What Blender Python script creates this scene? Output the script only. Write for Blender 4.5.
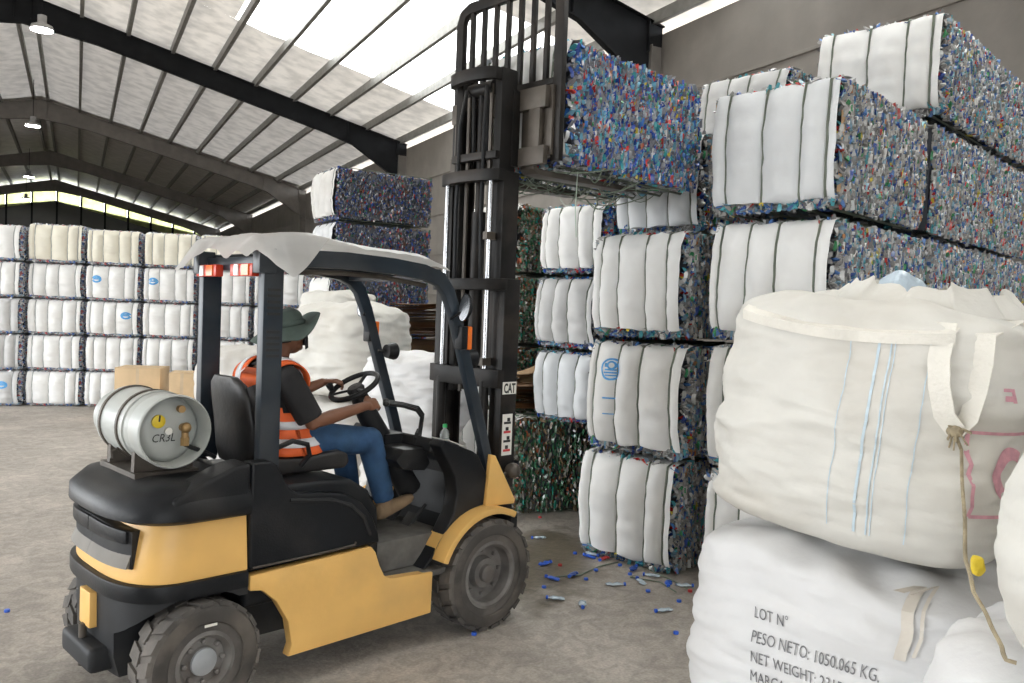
import bpy, bmesh, math, random
import numpy as np
from mathutils import Vector, Matrix, noise
from mathutils.bvhtree import BVHTree
for o in list(bpy.data.objects): bpy.data.objects.remove(o)
sc = bpy.context.scene
COL = sc.collection
random.seed(7); rng = np.random.default_rng(7)
R_ = math.radians
# ------------------------------------------------------------------ camera
# world: +X = forklift heading, +Y = to its left, camera looks half way between
CAM_H, PITCH, ROLL = 1.95, R_(1.98), R_(2.15)
_s = math.sqrt(.5)
_fw = Vector((_s*math.cos(PITCH), _s*math.cos(PITCH), -math.sin(PITCH)))
_r0 = Vector((_s, -_s, 0)); _u0 = _r0.cross(_fw)
_rt = _r0*math.cos(ROLL)+_u0*math.sin(ROLL); _up = -_r0*math.sin(ROLL)+_u0*math.cos(ROLL)
cd = bpy.data.cameras.new('camera'); cam = bpy.data.objects.new('camera', cd); COL.objects.link(cam)
cd.sensor_width = 36; cd.lens = 826/1024*36; cd.clip_end = 300
cam.matrix_world = Matrix(((_rt.x,_up.x,-_fw.x,0),(_rt.y,_up.y,-_fw.y,0),(_rt.z,_up.z,-_fw.z,CAM_H),(0,0,0,1)))
sc.camera = cam
# ------------------------------------------------------------------ building frame: a along the hall, q to the right wall
BA = R_(72.9); BD = Vector((math.cos(BA), math.sin(BA), 0)); BQ = Vector((math.sin(BA), -math.cos(BA), 0))
EXPOSURE = 0.78
QW, QR, QL, A0, A1 = 9.6, -1.4, -12.4, -14.0, 68.0     # right wall, ridge, left wall, near end, far end
def B(a, q, z=0): v = BD*a+BQ*q; return Vector((v.x, v.y, z))
# ------------------------------------------------------------------ world, sun, exposure
w = bpy.data.worlds.new('overcast_sky'); sc.world = w; w.use_nodes = True
bg = w.node_tree.nodes['Background']; bg.inputs[0].default_value = (.93,.97,1,1); bg.inputs[1].default_value = 5.2
def light(name, kind, loc, energy, aim=None, **k):
    l = bpy.data.lights.new(name, kind); o = bpy.data.objects.new(name, l); COL.objects.link(o); o.location = loc
    if energy is not None: l.energy = energy
    if aim is not None: o.rotation_euler = (Vector(aim)-Vector(loc)).to_track_quat('-Z','Y').to_euler()
    for kk, vv in k.items(): setattr(l, kk, vv)
    return o
light('sun', 'SUN', (0,0,30), 2.5, (6,8,0), angle=R_(8))
# daylight through the open near end and the open left bays (sky portals)
def portal(name, c, aim, sx, sz):
    o = light(name, 'AREA', c, 1, aim, shape='RECTANGLE', size=sx, size_y=sz); o.data.cycles.is_portal = True
portal('daylight_near_door', B(A0+.3, -2.5, 2.1), B(A0+10, -2.5, 2.1), 9, 4.2)
portal('daylight_left_doors', B(12.5, QL, 2.4), B(12.5, QL+10, 2.4), 27, 4.8)
vs = sc.view_settings; vs.view_transform = 'Standard'; vs.look = 'None'; vs.gamma = 1; vs.exposure = EXPOSURE; vs.use_curve_mapping = False
# ------------------------------------------------------------------ materials
MATS = {}
def mat(name, col, rough=.6, metal=0., var=.12, scale=6., bump=0., bscale=30., dirt=None, dscale=1.5, damt=.5, spec=.5, attr=None, trans=0., alpha=1., stretch=None):
    if name in MATS: return MATS[name]
    m = bpy.data.materials.new(name); m.use_nodes = True; nt = m.node_tree; N = nt.nodes; Lk = nt.links
    p = N['Principled BSDF']; p.inputs['Roughness'].default_value = rough; p.inputs['Metallic'].default_value = metal
    p.inputs['Specular IOR Level'].default_value = spec
    tc = N.new('ShaderNodeTexCoord'); co = tc.outputs['Object']
    if stretch:
        mp = N.new('ShaderNodeMapping'); mp.inputs['Scale'].default_value = stretch; Lk.new(co, mp.inputs[0]); co = mp.outputs[0]
    def nz(s, d=5):
        n = N.new('ShaderNodeTexNoise'); n.inputs['Scale'].default_value = s; n.inputs['Detail'].default_value = d; Lk.new(co, n.inputs['Vector']); return n.outputs['Fac']
    def mix(f, a, b, mode='MIX'):
        x = N.new('ShaderNodeMix'); x.data_type = 'RGBA'; x.blend_type = mode
        if isinstance(f, float): x.inputs[0].default_value = f
        else: Lk.new(f, x.inputs[0])
        for i, v in ((6,a),(7,b)):
            if isinstance(v, tuple): x.inputs[i].default_value = v+(1,) if len(v)==3 else v
            else: Lk.new(v, x.inputs[i])
        return x.outputs[2]
    def ramp(f, lo, hi):
        r = N.new('ShaderNodeMapRange'); r.inputs[1].default_value = lo; r.inputs[2].default_value = hi; Lk.new(f, r.inputs[0]); return r.outputs[0]
    lo = tuple(max(0,c*(1-var)) for c in col); hi = tuple(min(1,c*(1+var)) for c in col)
    c = mix(ramp(nz(scale), .3, .7), lo, hi)
    if attr:
        a = N.new('ShaderNodeAttribute'); a.attribute_name = attr; c = a.outputs['Color']
    if dirt:
        f = ramp(nz(dscale, 8), .45, .75); mu = N.new('ShaderNodeMath'); mu.operation = 'MULTIPLY'; mu.inputs[1].default_value = damt; Lk.new(f, mu.inputs[0])
        c = mix(mu.outputs[0], c, dirt)
    Lk.new(c, p.inputs['Base Color'])
    if bump:
        b = N.new('ShaderNodeBump'); b.inputs['Strength'].default_value = bump; b.inputs['Distance'].default_value = .02; Lk.new(nz(bscale), b.inputs['Height']); Lk.new(b.outputs[0], p.inputs['Normal'])
    if trans: p.inputs['Transmission Weight'].default_value = trans
    if alpha < 1: p.inputs['Alpha'].default_value = alpha
    MATS[name] = m; return m
def emit(name, col, s):
    m = bpy.data.materials.new(name); m.use_nodes = True; nt = m.node_tree; nt.nodes.remove(nt.nodes['Principled BSDF'])
    e = nt.nodes.new('ShaderNodeEmission'); e.inputs[0].default_value = (*col,1); e.inputs[1].default_value = s; nt.links.new(e.outputs[0], nt.nodes['Material Output'].inputs[0]); return m
def sheet(name, col, op):
    return translucent(name, col, op, .45)
def translucent(name, col, op=.5, rough=.5, blot=2.2):
    m = bpy.data.materials.new(name); m.use_nodes = True; nt = m.node_tree; N = nt.nodes
    p = N['Principled BSDF']; p.inputs['Base Color'].default_value = (*col,1); p.inputs['Roughness'].default_value = rough
    t = N.new('ShaderNodeBsdfTranslucent'); t.inputs[0].default_value = (*col,1)
    tc = N.new('ShaderNodeTexCoord'); nn = N.new('ShaderNodeTexNoise'); nn.inputs['Scale'].default_value = blot; nn.inputs['Detail'].default_value = 6; nt.links.new(tc.outputs['Object'], nn.inputs['Vector'])
    cr = N.new('ShaderNodeMix'); cr.data_type = 'RGBA'; cr.inputs[6].default_value = (*[c*.72 for c in col],1); cr.inputs[7].default_value = (*col,1); mr = N.new('ShaderNodeMapRange'); mr.inputs[1].default_value = .35; mr.inputs[2].default_value = .6
    nt.links.new(nn.outputs['Fac'], mr.inputs[0]); nt.links.new(mr.outputs[0], cr.inputs[0]); nt.links.new(cr.outputs[2], t.inputs[0]); nt.links.new(cr.outputs[2], p.inputs['Base Color'])
    x = N.new('ShaderNodeMixShader'); x.inputs[0].default_value = op
    nt.links.new(p.outputs[0], x.inputs[1]); nt.links.new(t.outputs[0], x.inputs[2]); nt.links.new(x.outputs[0], N['Material Output'].inputs[0]); MATS[name] = m; return m
# ------------------------------------------------------------------ mesh helpers
class MB:
    def __init__(s): s.v = []; s.f = []
    def add(s, v, f):
        n = len(s.v); s.v += [tuple(p) for p in v]; s.f += [tuple(i+n for i in q) for q in f]; return s
    def box(s, c, d, rot=None):
        v = [Vector(((i&1)-.5, ((i>>1)&1)-.5, ((i>>2)&1)-.5)) for i in range(8)]
        v = [Vector((p.x*d[0], p.y*d[1], p.z*d[2])) for p in v]
        if rot is not None: v = [rot @ p for p in v]
        return s.add([p+Vector(c) for p in v], [(0,2,3,1),(4,5,7,6),(0,1,5,4),(2,6,7,3),(0,4,6,2),(1,3,7,5)])
    def b2(s, lo, hi): return s.box([(a+b)/2 for a, b in zip(lo,hi)], [b-a for a, b in zip(lo,hi)])
    def tube(s, pts, r, n=8, closed=False, cap=True, asp=1., ref=None):
        pts = [Vector(p) for p in pts]; m = len(pts); rs = r if isinstance(r, (list,tuple)) else [r]*m
        vv = []; ff = []; up = None
        for i, p in enumerate(pts):
            t = (pts[(i+1)%m]-pts[i-1]) if closed else (pts[min(i+1,m-1)]-pts[max(i-1,0)])
            t.normalize()
            if up is None:
                up = Vector(ref) if ref else (Vector((0,0,1)) if abs(t.z) < .9 else Vector((1,0,0)))
            sd = t.cross(up); 
            if sd.length < 1e-4: sd = t.orthogonal()
            sd.normalize(); u2 = sd.cross(t).normalized(); up = u2 if not ref else up
            for k in range(n):
                a = 2*math.pi*k/n; vv.append(p+sd*(math.cos(a)*rs[i])+u2*(math.sin(a)*rs[i]*asp))
        for i in range(m if closed else m-1):
            j = (i+1) % m
            for k in range(n): ff.append((i*n+k, i*n+(k+1)%n, j*n+(k+1)%n, j*n+k))
        if cap and not closed: ff += [tuple(range(n))[::-1], tuple((m-1)*n+k for k in range(n))]
        return s.add(vv, ff)
    def lathe(s, prof, n=24, M=None, cap=True, close=False):
        # prof [(r, h)] about local z
        vv = []; ff = []; m = len(prof)
        for r, h in prof:
            for k in range(n):
                a = 2*math.pi*k/n; vv.append(Vector((r*math.cos(a), r*math.sin(a), h)))
        for i in range(m if close else m-1):
            j = (i+1) % m
            for k in range(n): ff.append((i*n+k, i*n+(k+1)%n, j*n+(k+1)%n, j*n+k))
        if cap and not close: ff += [tuple(range(n))[::-1], tuple((m-1)*n+k for k in range(n))]
        if M is not None: vv = [M @ v for v in vv]
        return s.add(vv, ff)
    def prism(s, poly, y0, y1, ax='y'):
        # poly in (x,z) extruded along y (ax='y'), or (x,y) along z
        n = len(poly)
        if ax == 'y': vv = [(x,y0,z) for x, z in poly]+[(x,y1,z) for x, z in poly]
        elif ax == 'x': vv = [(y0,x,z) for x, z in poly]+[(y1,x,z) for x, z in poly]
        else: vv = [(x,y,y0) for x, y in poly]+[(x,y,y1) for x, y in poly]
        return s.add(vv, [tuple(range(n)), tuple(range(2*n-1, n-1, -1))]+[(i, i+n, (i+1)%n+n, (i+1)%n) for i in range(n)])
    def loft(s, rings, cap=True):
        n = len(rings[0]); vv = [p for r in rings for p in r]; ff = []
        for i in range(len(rings)-1):
            for k in range(n): ff.append((i*n+k, i*n+(k+1)%n, (i+1)*n+(k+1)%n, (i+1)*n+k))
        if cap: ff += [tuple(range(n))[::-1], tuple((len(rings)-1)*n+k for k in range(n))]
        return s.add(vv, ff)
    def ell(s, c, r, n=16, m=10, rot=None):
        prof = [(math.sin(math.pi*i/m), -math.cos(math.pi*i/m)) for i in range(m+1)]; prof[0] = (1e-3,-1); prof[-1] = (1e-3,1)
        t = MB().lathe(prof, n); vv = [Vector((p[0]*r[0], p[1]*r[1], p[2]*r[2])) for p in t.v]
        if rot is not None: vv = [rot @ p for p in vv]
        return s.add([p+Vector(c) for p in vv], t.f)
    def grid(s, fn, nu, nv, wrap=False):
        n0 = len(s.v)
        for i in range(nu+1):
            for j in range(nv+1): s.v.append(tuple(fn(i/nu, j/nv)))
        for i in range(nu):
            for j in range(nv): a = n0+i*(nv+1)+j; s.f.append((a, a+nv+1, a+nv+2, a+1))
        return s
    def mesh(s, name, bevel=0., seg=2, smooth=40):
        me = bpy.data.meshes.new(name); me.from_pydata(s.v, [], s.f)
        bm = bmesh.new(); bm.from_mesh(me); bmesh.ops.recalc_face_normals(bm, faces=bm.faces)
        if bevel:
            ed = [e for e in bm.edges if len(e.link_faces) == 2 and e.calc_face_angle(0) > .5]
            bmesh.ops.bevel(bm, geom=ed, offset=bevel, segments=seg, affect='EDGES', profile=.6, clamp_overlap=True)
        bm.to_mesh(me); bm.free()
        if smooth: 
            me.shade_smooth(); me.set_sharp_from_angle(angle=R_(smooth))
        return me
    def build(s, name, m, parent=None, bevel=0., seg=2, smooth=40, label=None):
        return obj(name, s.mesh(name, bevel, seg, smooth), m, parent, label)
def obj(name, me, m=None, parent=None, label=None):
    if m is not None: me.materials.clear(); me.materials.append(m)
    o = bpy.data.objects.new(name, me); COL.objects.link(o)
    if parent is not None: o.parent = parent
    if label: o['label'] = label
    return o
def thing(name, label, cat, loc=(0,0,0), rz=0, group=None, scale=None):
    o = bpy.data.objects.new(name, None); COL.objects.link(o); o.location = loc; o.rotation_euler = (0,0,rz); o.empty_display_size = .1
    if scale: o.scale = scale
    return tag(o, label, cat, group)
def tag(o, label, cat, group=None):
    o['label'] = label; o['category'] = cat
    if group: o['group'] = group
    return o
def struct(o): o['kind'] = 'structure'; return o
def stuff(o): o['kind'] = 'stuff'; return o
def copy_tree(o, parent=None):
    c = o.copy(); COL.objects.link(c); c.parent = parent
    for ch in list(o.children): copy_tree(ch, c)
    return c
def baked(name, me, mods, m, parent=None, smooth=True, label=None):
    # apply modifiers and keep the resulting mesh
    t = bpy.data.objects.new('tmp', me); COL.objects.link(t)
    for k, kw in mods:
        md = t.modifiers.new(k, k)
        for a, v in kw.items(): setattr(md, a, v)
    dg = bpy.context.evaluated_depsgraph_get(); dg.update()
    me2 = bpy.data.meshes.new_from_object(t.evaluated_get(dg)); bpy.data.objects.remove(t)
    if smooth: me2.shade_smooth()
    me2.name = name
    return obj(name, me2, m, parent, label)
def text_mesh(txt, size, font_shear=0., extrude=.0, bold=0.):
    c = bpy.data.curves.new('txt', 'FONT'); c.body = txt; c.size = size; c.shear = font_shear; c.extrude = extrude; c.offset = bold; c.resolution_u = 3
    t = bpy.data.objects.new('tmp', c); COL.objects.link(t); dg = bpy.context.evaluated_depsgraph_get(); dg.update()
    me = bpy.data.meshes.new_from_object(t.evaluated_get(dg)); bpy.data.objects.remove(t); return me
def nz3(p, s=1., seed=0.): return noise.noise(Vector((p[0]*s+seed, p[1]*s-seed*.7, p[2]*s+seed*1.3)))
# ================================================================== the hall
M_conc = mat('concrete_floor', (.43,.388,.342), .6, var=.14, scale=1.3, bump=.25, bscale=30, dirt=(.25,.225,.195), dscale=.7, damt=.7)
def extend_floor(m):
    nt = m.node_tree; N = nt.nodes; K = nt.links; p = N['Principled BSDF']; base = p.inputs['Base Color'].links[0].from_socket
    tc = N.new('ShaderNodeTexCoord')
    def noise_(s, d, st=None, dist=0):
        n = N.new('ShaderNodeTexNoise'); n.inputs['Scale'].default_value = s; n.inputs['Detail'].default_value = d; n.inputs['Distortion'].default_value = dist
        if st: mp = N.new('ShaderNodeMapping'); mp.inputs['Scale'].default_value = st; mp.inputs['Rotation'].default_value = (0,0,R_(-20)); K.new(tc.outputs['Object'], mp.inputs[0]); K.new(mp.outputs[0], n.inputs['Vector'])
        else: K.new(tc.outputs['Object'], n.inputs['Vector'])
        return n.outputs['Fac']
    def rng_(f, a, b, c=0., d=1.):
        r = N.new('ShaderNodeMapRange'); r.inputs[1].default_value = a; r.inputs[2].default_value = b; r.inputs[3].default_value = c; r.inputs[4].default_value = d; K.new(f, r.inputs[0]); return r.outputs[0]
    def mul(col, f):
        x = N.new('ShaderNodeMix'); x.data_type = 'RGBA'; x.blend_type = 'MULTIPLY'; x.inputs[0].default_value = 1; K.new(col, x.inputs[6]); K.new(f, x.inputs[7]); return x.outputs[2]
    c = mul(base, rng_(noise_(60, 4), .35, .65, .85, 1.1)); c = mul(c, rng_(noise_(7, 8, None, 1.5), .38, .62, .80, 1.08)); c = mul(c, rng_(noise_(.8, 5, (1,3,1)), .42, .62, .93, 1.03))
    # damp dirty patch with its own outline by the bale stack
    mp = N.new('ShaderNodeMapping'); mp.vector_type = 'TEXTURE'; mp.inputs['Location'].default_value = (4.75,4.35,0); mp.inputs['Rotation'].default_value = (0,0,R_(35)); mp.inputs['Scale'].default_value = (.95,.42,1); K.new(tc.outputs['Object'], mp.inputs[0])
    ln = N.new('ShaderNodeVectorMath'); ln.operation = 'LENGTH'; K.new(mp.outputs[0], ln.inputs[0])
    ad = N.new('ShaderNodeMath'); ad.operation = 'ADD'; K.new(ln.outputs['Value'], ad.inputs[0]); K.new(rng_(noise_(4, 8), .2, .8, -.6, .6), ad.inputs[1])
    wet = rng_(ad.outputs[0], .75, 1.25, .9, 0)
    x = N.new('ShaderNodeMix'); x.data_type = 'RGBA'; K.new(wet, x.inputs[0]); K.new(c, x.inputs[6])
    dk = N.new('ShaderNodeMix'); dk.data_type = 'RGBA'; K.new(noise_(16, 6), dk.inputs[0]); dk.inputs[6].default_value = (.05,.042,.03,1); dk.inputs[7].default_value = (.26,.215,.15,1); K.new(dk.outputs[2], x.inputs[7])
    K.new(x.outputs[2], p.inputs['Base Color']); rr = rng_(wet, 0, 1, .6, .35); K.new(rr, p.inputs['Roughness'])
extend_floor(M_conc)
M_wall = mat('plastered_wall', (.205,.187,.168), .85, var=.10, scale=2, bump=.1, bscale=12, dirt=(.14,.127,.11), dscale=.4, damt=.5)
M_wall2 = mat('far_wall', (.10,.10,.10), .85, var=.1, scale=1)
M_steel = mat('steel_dark_backlit', (.014,.015,.017), .7, spec=.12, var=.2, scale=3)  # steel coloured near black so the nearer rafters look backlit
M_steelb = mat('painted_steel_grey', (.18,.165,.15), .55, var=.15, scale=3)
M_purl = mat('galvanised_purlin', (.24,.235,.22), .5, metal=.3, var=.15)
M_foil = mat('foil_insulation', (.60,.575,.55), .45, metal=.35, var=.14, scale=2.5, bump=.5, bscale=5, stretch=(1,1,1))
M_sky = translucent('translucent_roof_sheet', (.93,.92,.88), .75)
M_gl = translucent('clerestory_sheet_sky_tint', (.62,.66,.30), .75)  # tint stands in for sky and trees seen through the gap
fl = MB(); fl.add([(-60,-60,0),(90,-60,0),(90,100,0),(-60,100,0)], [(0,1,2,3)])
struct(fl.build('floor', M_conc))
def roofz(q): return 7.62+.24*((QW-q) if q > QR else (q-QL))
def bbox(mb, a0, a1, q0, q1, z0, z1):
    v = [B(a,q,z) for z in (z0,z1) for a in (a0,a1) for q in (q0,q1)]
    mb.add(v, [(0,1,3,2),(4,6,7,5),(0,4,5,1),(2,3,7,6),(0,2,6,4),(1,5,7,3)])
# right wall, with recessed block courses on the stretch in view
m = MB(); bbox(m, A0, A1, QW, QW+.25, 0, 7.25); wr = struct(m.build('wall_right', M_wall))
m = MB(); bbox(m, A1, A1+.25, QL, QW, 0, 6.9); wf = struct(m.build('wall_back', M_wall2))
m = MB(); bbox(m, 26.1, A1, QL-.25, QL, 0, 7.25); bbox(m, A0, -1, QL-.25, QL, 0, 7.25); bbox(m, -1, 26.1, QL-.25, QL, 4.8, 7.25); wl = struct(m.build('wall_left', M_wall))
m = MB(); bbox(m, A0-.25, A0, QL, -7, 0, 7.3); bbox(m, A0-.25, A0, 2, QW, 0, 7.3); bbox(m, A0-.25, A0, -7, 2, 4.2, 7.3)  # near end wall, unseen; added with a narrowed door to cut the light
m.add([B(A0,QL,7.3), B(A0,QW,7.3), B(A0,QW,7.5), B(A0,QR,roofz(QR)), B(A0,QL,7.5)], [(0,1,2,3,4)])
struct(m.build('wall_front_unseen', M_wall, smooth=0))
for k, zz in enumerate((1.2,2.4,3.6,4.8,6.0)):
    m = MB(); bbox(m, A0, A1, QW-.035, QW+.01, zz, zz+.06); m.build('wall_rail', M_wall, wr, .01)
# columns and rafters of the portal frames
AF = [-.9,12.6,26.1,39.6,53.1,66.0]
for i, a in enumerate(AF):
    col = M_steel if i in (1,2) else M_steelb
    rt = MB()
    for q0, q1, s in ((QR,QW,1),(QR,QL,-1)):
        n = 12
        def dep(t): return .62+(.75*max(0,(t-.82)/.18) if True else 0)+.18*max(0,(.15-t)/.15)
        for (zo, th, wid) in ((None, 0, .03),):
            pr = []
            for k in range(n+1):
                t = k/n; q = q0+(q1-q0)*t; pr.append((q, roofz(q)-.24, roofz(q)-.24-dep(t)))
            for (w_, sel) in ((.02,'web'),(.16,'top'),(.16,'bot')):
                vv = []; ff = []
                for (q, zt, zb) in pr:
                    z0, z1 = (zb,zt) if sel == 'web' else ((zt-.025,zt) if sel == 'top' else (zb,zb+.025))
                    vv += [B(a-w_/2,q,z0), B(a+w_/2,q,z0), B(a+w_/2,q,z1), B(a-w_/2,q,z1)]
                for k in range(n):
                    for e in range(4): ff.append((k*4+e, k*4+(e+1)%4, k*4+4+(e+1)%4, k*4+4+e))
                ff += [(0,1,2,3), (n*4+3,n*4+2,n*4+1,n*4)]
                rt.add(vv, ff)
    # knee stiffeners
    for q in (QW-.35, QW-2.0, QR+.2, QR-.2, QL+.35):
        bbox(rt, a-.09, a+.09, q-.012, q+.012, roofz(q)-.85, roofz(q)-.26)
    r = struct(rt.build('trim_%d' % (i+1), col, smooth=0)); tag(r, ['steel roof rafter nearest the camera, out of view overhead','dark steel roof rafter whose knee shows above the raised bale','near-black, backlit-looking steel roof rafter crossing the upper left of the picture','grey-brown steel rafter, second one seen from the left lamps','dim steel rafter third from the black rafter','dim steel rafter at the far gable wall'][i], 'rafter'); del r['category']
    for q, wp in ((QW-.14,wr),(QL+.14,wl)):
        m = MB(); d = .28
        bbox(m, a-.09, a+.09, q-.012-d/2, q+.012-d/2, 0, 7.0); bbox(m, a-.09, a+.09, q-.012+d/2, q+.012+d/2, 0, 7.0); bbox(m, a-.012, a+.012, q-d/2, q+d/2, 0, 7.0)
        m.build('column', M_steelb, wp)
# roof sheets (each strip of sheeting a piece), purlins
ce = bpy.data.objects.new('ceiling', None); COL.objects.link(ce); struct(ce)
NP = 9; ql = [QR+.25+(QW-QR-.45)*k/NP for k in range(NP+1)]
SW = 2.25
def strip(a, side, t0=0., t1=1.):
    e0, e1 = (QR,QW+.5) if side > 0 else (QR,QL-.5); q0, q1 = e0+(e1-e0)*t0, e0+(e1-e0)*t1; nu, nv = 3, max(6,int(36*(t1-t0)))
    mb = MB(); sd = random.random()*99
    def fn(u, v):
        aa = a+SW*u; q = q0+(q1-q0)*v; ph = ((abs(q-QR)-.25)/((QW-QR-.45)/NP))
        sag = .05*abs(math.sin(math.pi*ph))**.7*(.6+.5*nz3((aa,q,0),.5))+.012*nz3((aa,q,3),2.3)
        return B(aa, q, roofz(q)-sag)
    mb.grid(fn, nu, nv)
    return mb
a = A0; k = 0
SKY = {(7,1),(13,1),(14,1),(15,1),(10,1),(8,-1),(14,-1),(3,1),(3,-1)}
FOIL = [sheet('insulation_brightened_near', (.72,.67,.61), .075), sheet('insulation_brightened_mid', (.66,.62,.58), .05), M_foil]  # one insulation, paler and more translucent in near bays to read as better lit
while a < A1-.1:
    for sd in (1,-1):
        sky = (k,sd) in SKY
        mb = strip(a+.01, sd, .42 if sky else 0., 1.)
        if sky: strip(a+.01, sd, 0., .42).build('roof_sheet', FOIL[0], ce)
        mb.build('skylight_sheet' if sky else 'roof_sheet', M_sky if sky else FOIL[0 if a < 25 else 1 if a < 39 else 2], ce, label='translucent roof sheet glowing with daylight' if sky else None)
    a += SW; k += 1
for sd in (1,-1):
    for q in ql:
        qq = q if sd > 0 else 2*QR-q
        m = MB(); z = roofz(qq)-.06
        bbox(m, A0, A1, qq-.05, qq+.05, z-.22, z); m.build('purlin', M_purl, ce, smooth=0)
# clerestory strip under the far gable roof, in separate panes
for k in range(14):
    q0 = QL+.3+k*1.55; q1 = q0+1.4; m = MB()
    za, zb = roofz(q0), roofz(q1)
    m.add([B(A1-.05,q0,za-1.5), B(A1-.05,q1,zb-1.5), B(A1-.05,q1,zb-.35), B(A1-.05,q0,za-.35)], [(0,1,2,3)])
    m.build('clerestory_pane', M_gl, wf, smooth=0)
    q0 = q1
m = MB()
for k in range(15):
    q = QL+.25+k*1.55; bbox(m, A1-.1, A1+.1, q-.06, q+.06, 6.5, roofz(q)-.1)
m.build('clerestory_mullions', M_steel, wf)
# gable infill under the clerestory
m = MB(); pr = []
v = [B(A1,QL,6.8), B(A1,QW,6.8), B(A1,QW,6.9), B(A1,QR,roofz(QR)-1.5), B(A1,QL,6.9)]
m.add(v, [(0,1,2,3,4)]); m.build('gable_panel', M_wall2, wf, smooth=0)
# window with daylight in the right wall behind the driver
# high-bay lamps along the ridge
M_lamp = emit('lamp_lens', (1,.98,.92), 120)
M_alu = mat('lamp_housing', (.45,.45,.45), .4, metal=.7)
LP = [((42,30),'lowest hung high-bay lamp, nearest the camera at top left'),((33,126),'high-bay ceiling lamp second from the camera'),((29,177),'high-bay ceiling lamp third from the camera'),((26,199),'small high-bay ceiling lamp farthest from the camera')]
def pixray(px, py): return _fw+_rt*((px-512)/826)+_up*((341.5-py)/826)
for (px, py), lb in LP:
    d = pixray(px, py); zl = 8.3; P0 = Vector((0,0,CAM_H))+d*((zl-CAM_H)/d.z)
    t = thing('high_bay_lamp', lb, 'lamp', P0, 0, 'high-bay lamps under the ridge')
    m = MB(); m.lathe([(.25,0),(.26,.03),(.23,.10),(.10,.16),(.10,.34),(.04,.36)], 24); m.build('housing', M_alu, t)
    m = MB(); m.lathe([(.01,-.012),(.24,-.012),(.24,.004),(.01,.004)], 24); m.build('lens', M_lamp, t)
    q = P0.dot(BQ); m = MB(); m.tube([(0,0,.35),(0,0,roofz(q)-.2-zl)], .012, 6); m.build('hanger', M_steel, t)
# ================================================================== bales of pressed bottles
BL, BW, BH = 1.55, .90, .82
M_core = mat('pressed_bottle_core', (.13,.14,.16), .6, var=.5, scale=14, bump=.6, bscale=25)
M_pet = mat('crushed_bottles', (.4,.4,.45), .2, attr='Col', spec=.9)
M_sack = mat('woven_sack_white', (.80,.80,.79), .62, var=.05, scale=4, bump=.25, bscale=9, dirt=(.60,.57,.52), dscale=2.2, damt=.30)
M_sackg = mat('woven_sack_grey', (.58,.58,.58), .65, var=.08, scale=4, bump=.25, bscale=9, dirt=(.42,.40,.37), dscale=2.2, damt=.4)
M_strap = mat('strap_green_grey', (.12,.14,.105), .5, var=.25)
M_card = mat('cardboard', (.50,.33,.19), .8, var=.12, scale=5)
M_sackb = mat('woven_sack_bluish', (.70,.72,.74), .62, var=.06, scale=5, bump=.3, bscale=11, dirt=(.52,.52,.52), dscale=2.5, damt=.35)
M_sackc = mat('woven_sack_dusty', (.73,.725,.71), .65, var=.06, scale=5, bump=.3, bscale=11, dirt=(.50,.46,.40), dscale=1.8, damt=.45)
M_ink = mat('blue_print', (.10,.36,.70), .6, var=.15, scale=40)
PAL = dict(
 mix=[((.36,.355,.345),34),((.52,.52,.51),18),((.19,.19,.195),18),((.04,.08,.30),9),((.07,.17,.42),8),((.20,.34,.44),10),((.08,.34,.40),5),((.62,.64,.65),5),((.50,.045,.04),4),((.06,.28,.12),3),((.62,.50,.06),1.2),((.55,.25,.10),1.2)],
 vivid=[((.27,.28,.31),26),((.40,.44,.48),13),((.13,.14,.18),14),((.03,.08,.40),14),((.05,.2,.6),10),((.18,.45,.62),12),((.06,.38,.42),6),((.64,.66,.68),5),((.55,.045,.04),5),((.06,.30,.12),2),((.68,.55,.05),1.6),((.6,.25,.15),1.4)],
 far=[((.55,.56,.58),40),((.72,.73,.75),20),((.35,.37,.42),14),((.15,.25,.55),10),((.55,.15,.15),6),((.35,.50,.65),10)],
 dark=[((.13,.14,.17),30),((.06,.09,.20),20),((.04,.08,.28),12),((.24,.25,.27),14),((.16,.09,.07),10),((.30,.05,.05),5),((.05,.16,.10),5),((.42,.43,.45),4)],
 green=[((.05,.15,.08),24),((.10,.20,.12),12),((.17,.12,.07),20),((.10,.09,.07),16),((.28,.28,.24),10),((.03,.26,.20),5),((.30,.08,.04),5),((.45,.45,.42),4)])
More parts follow.
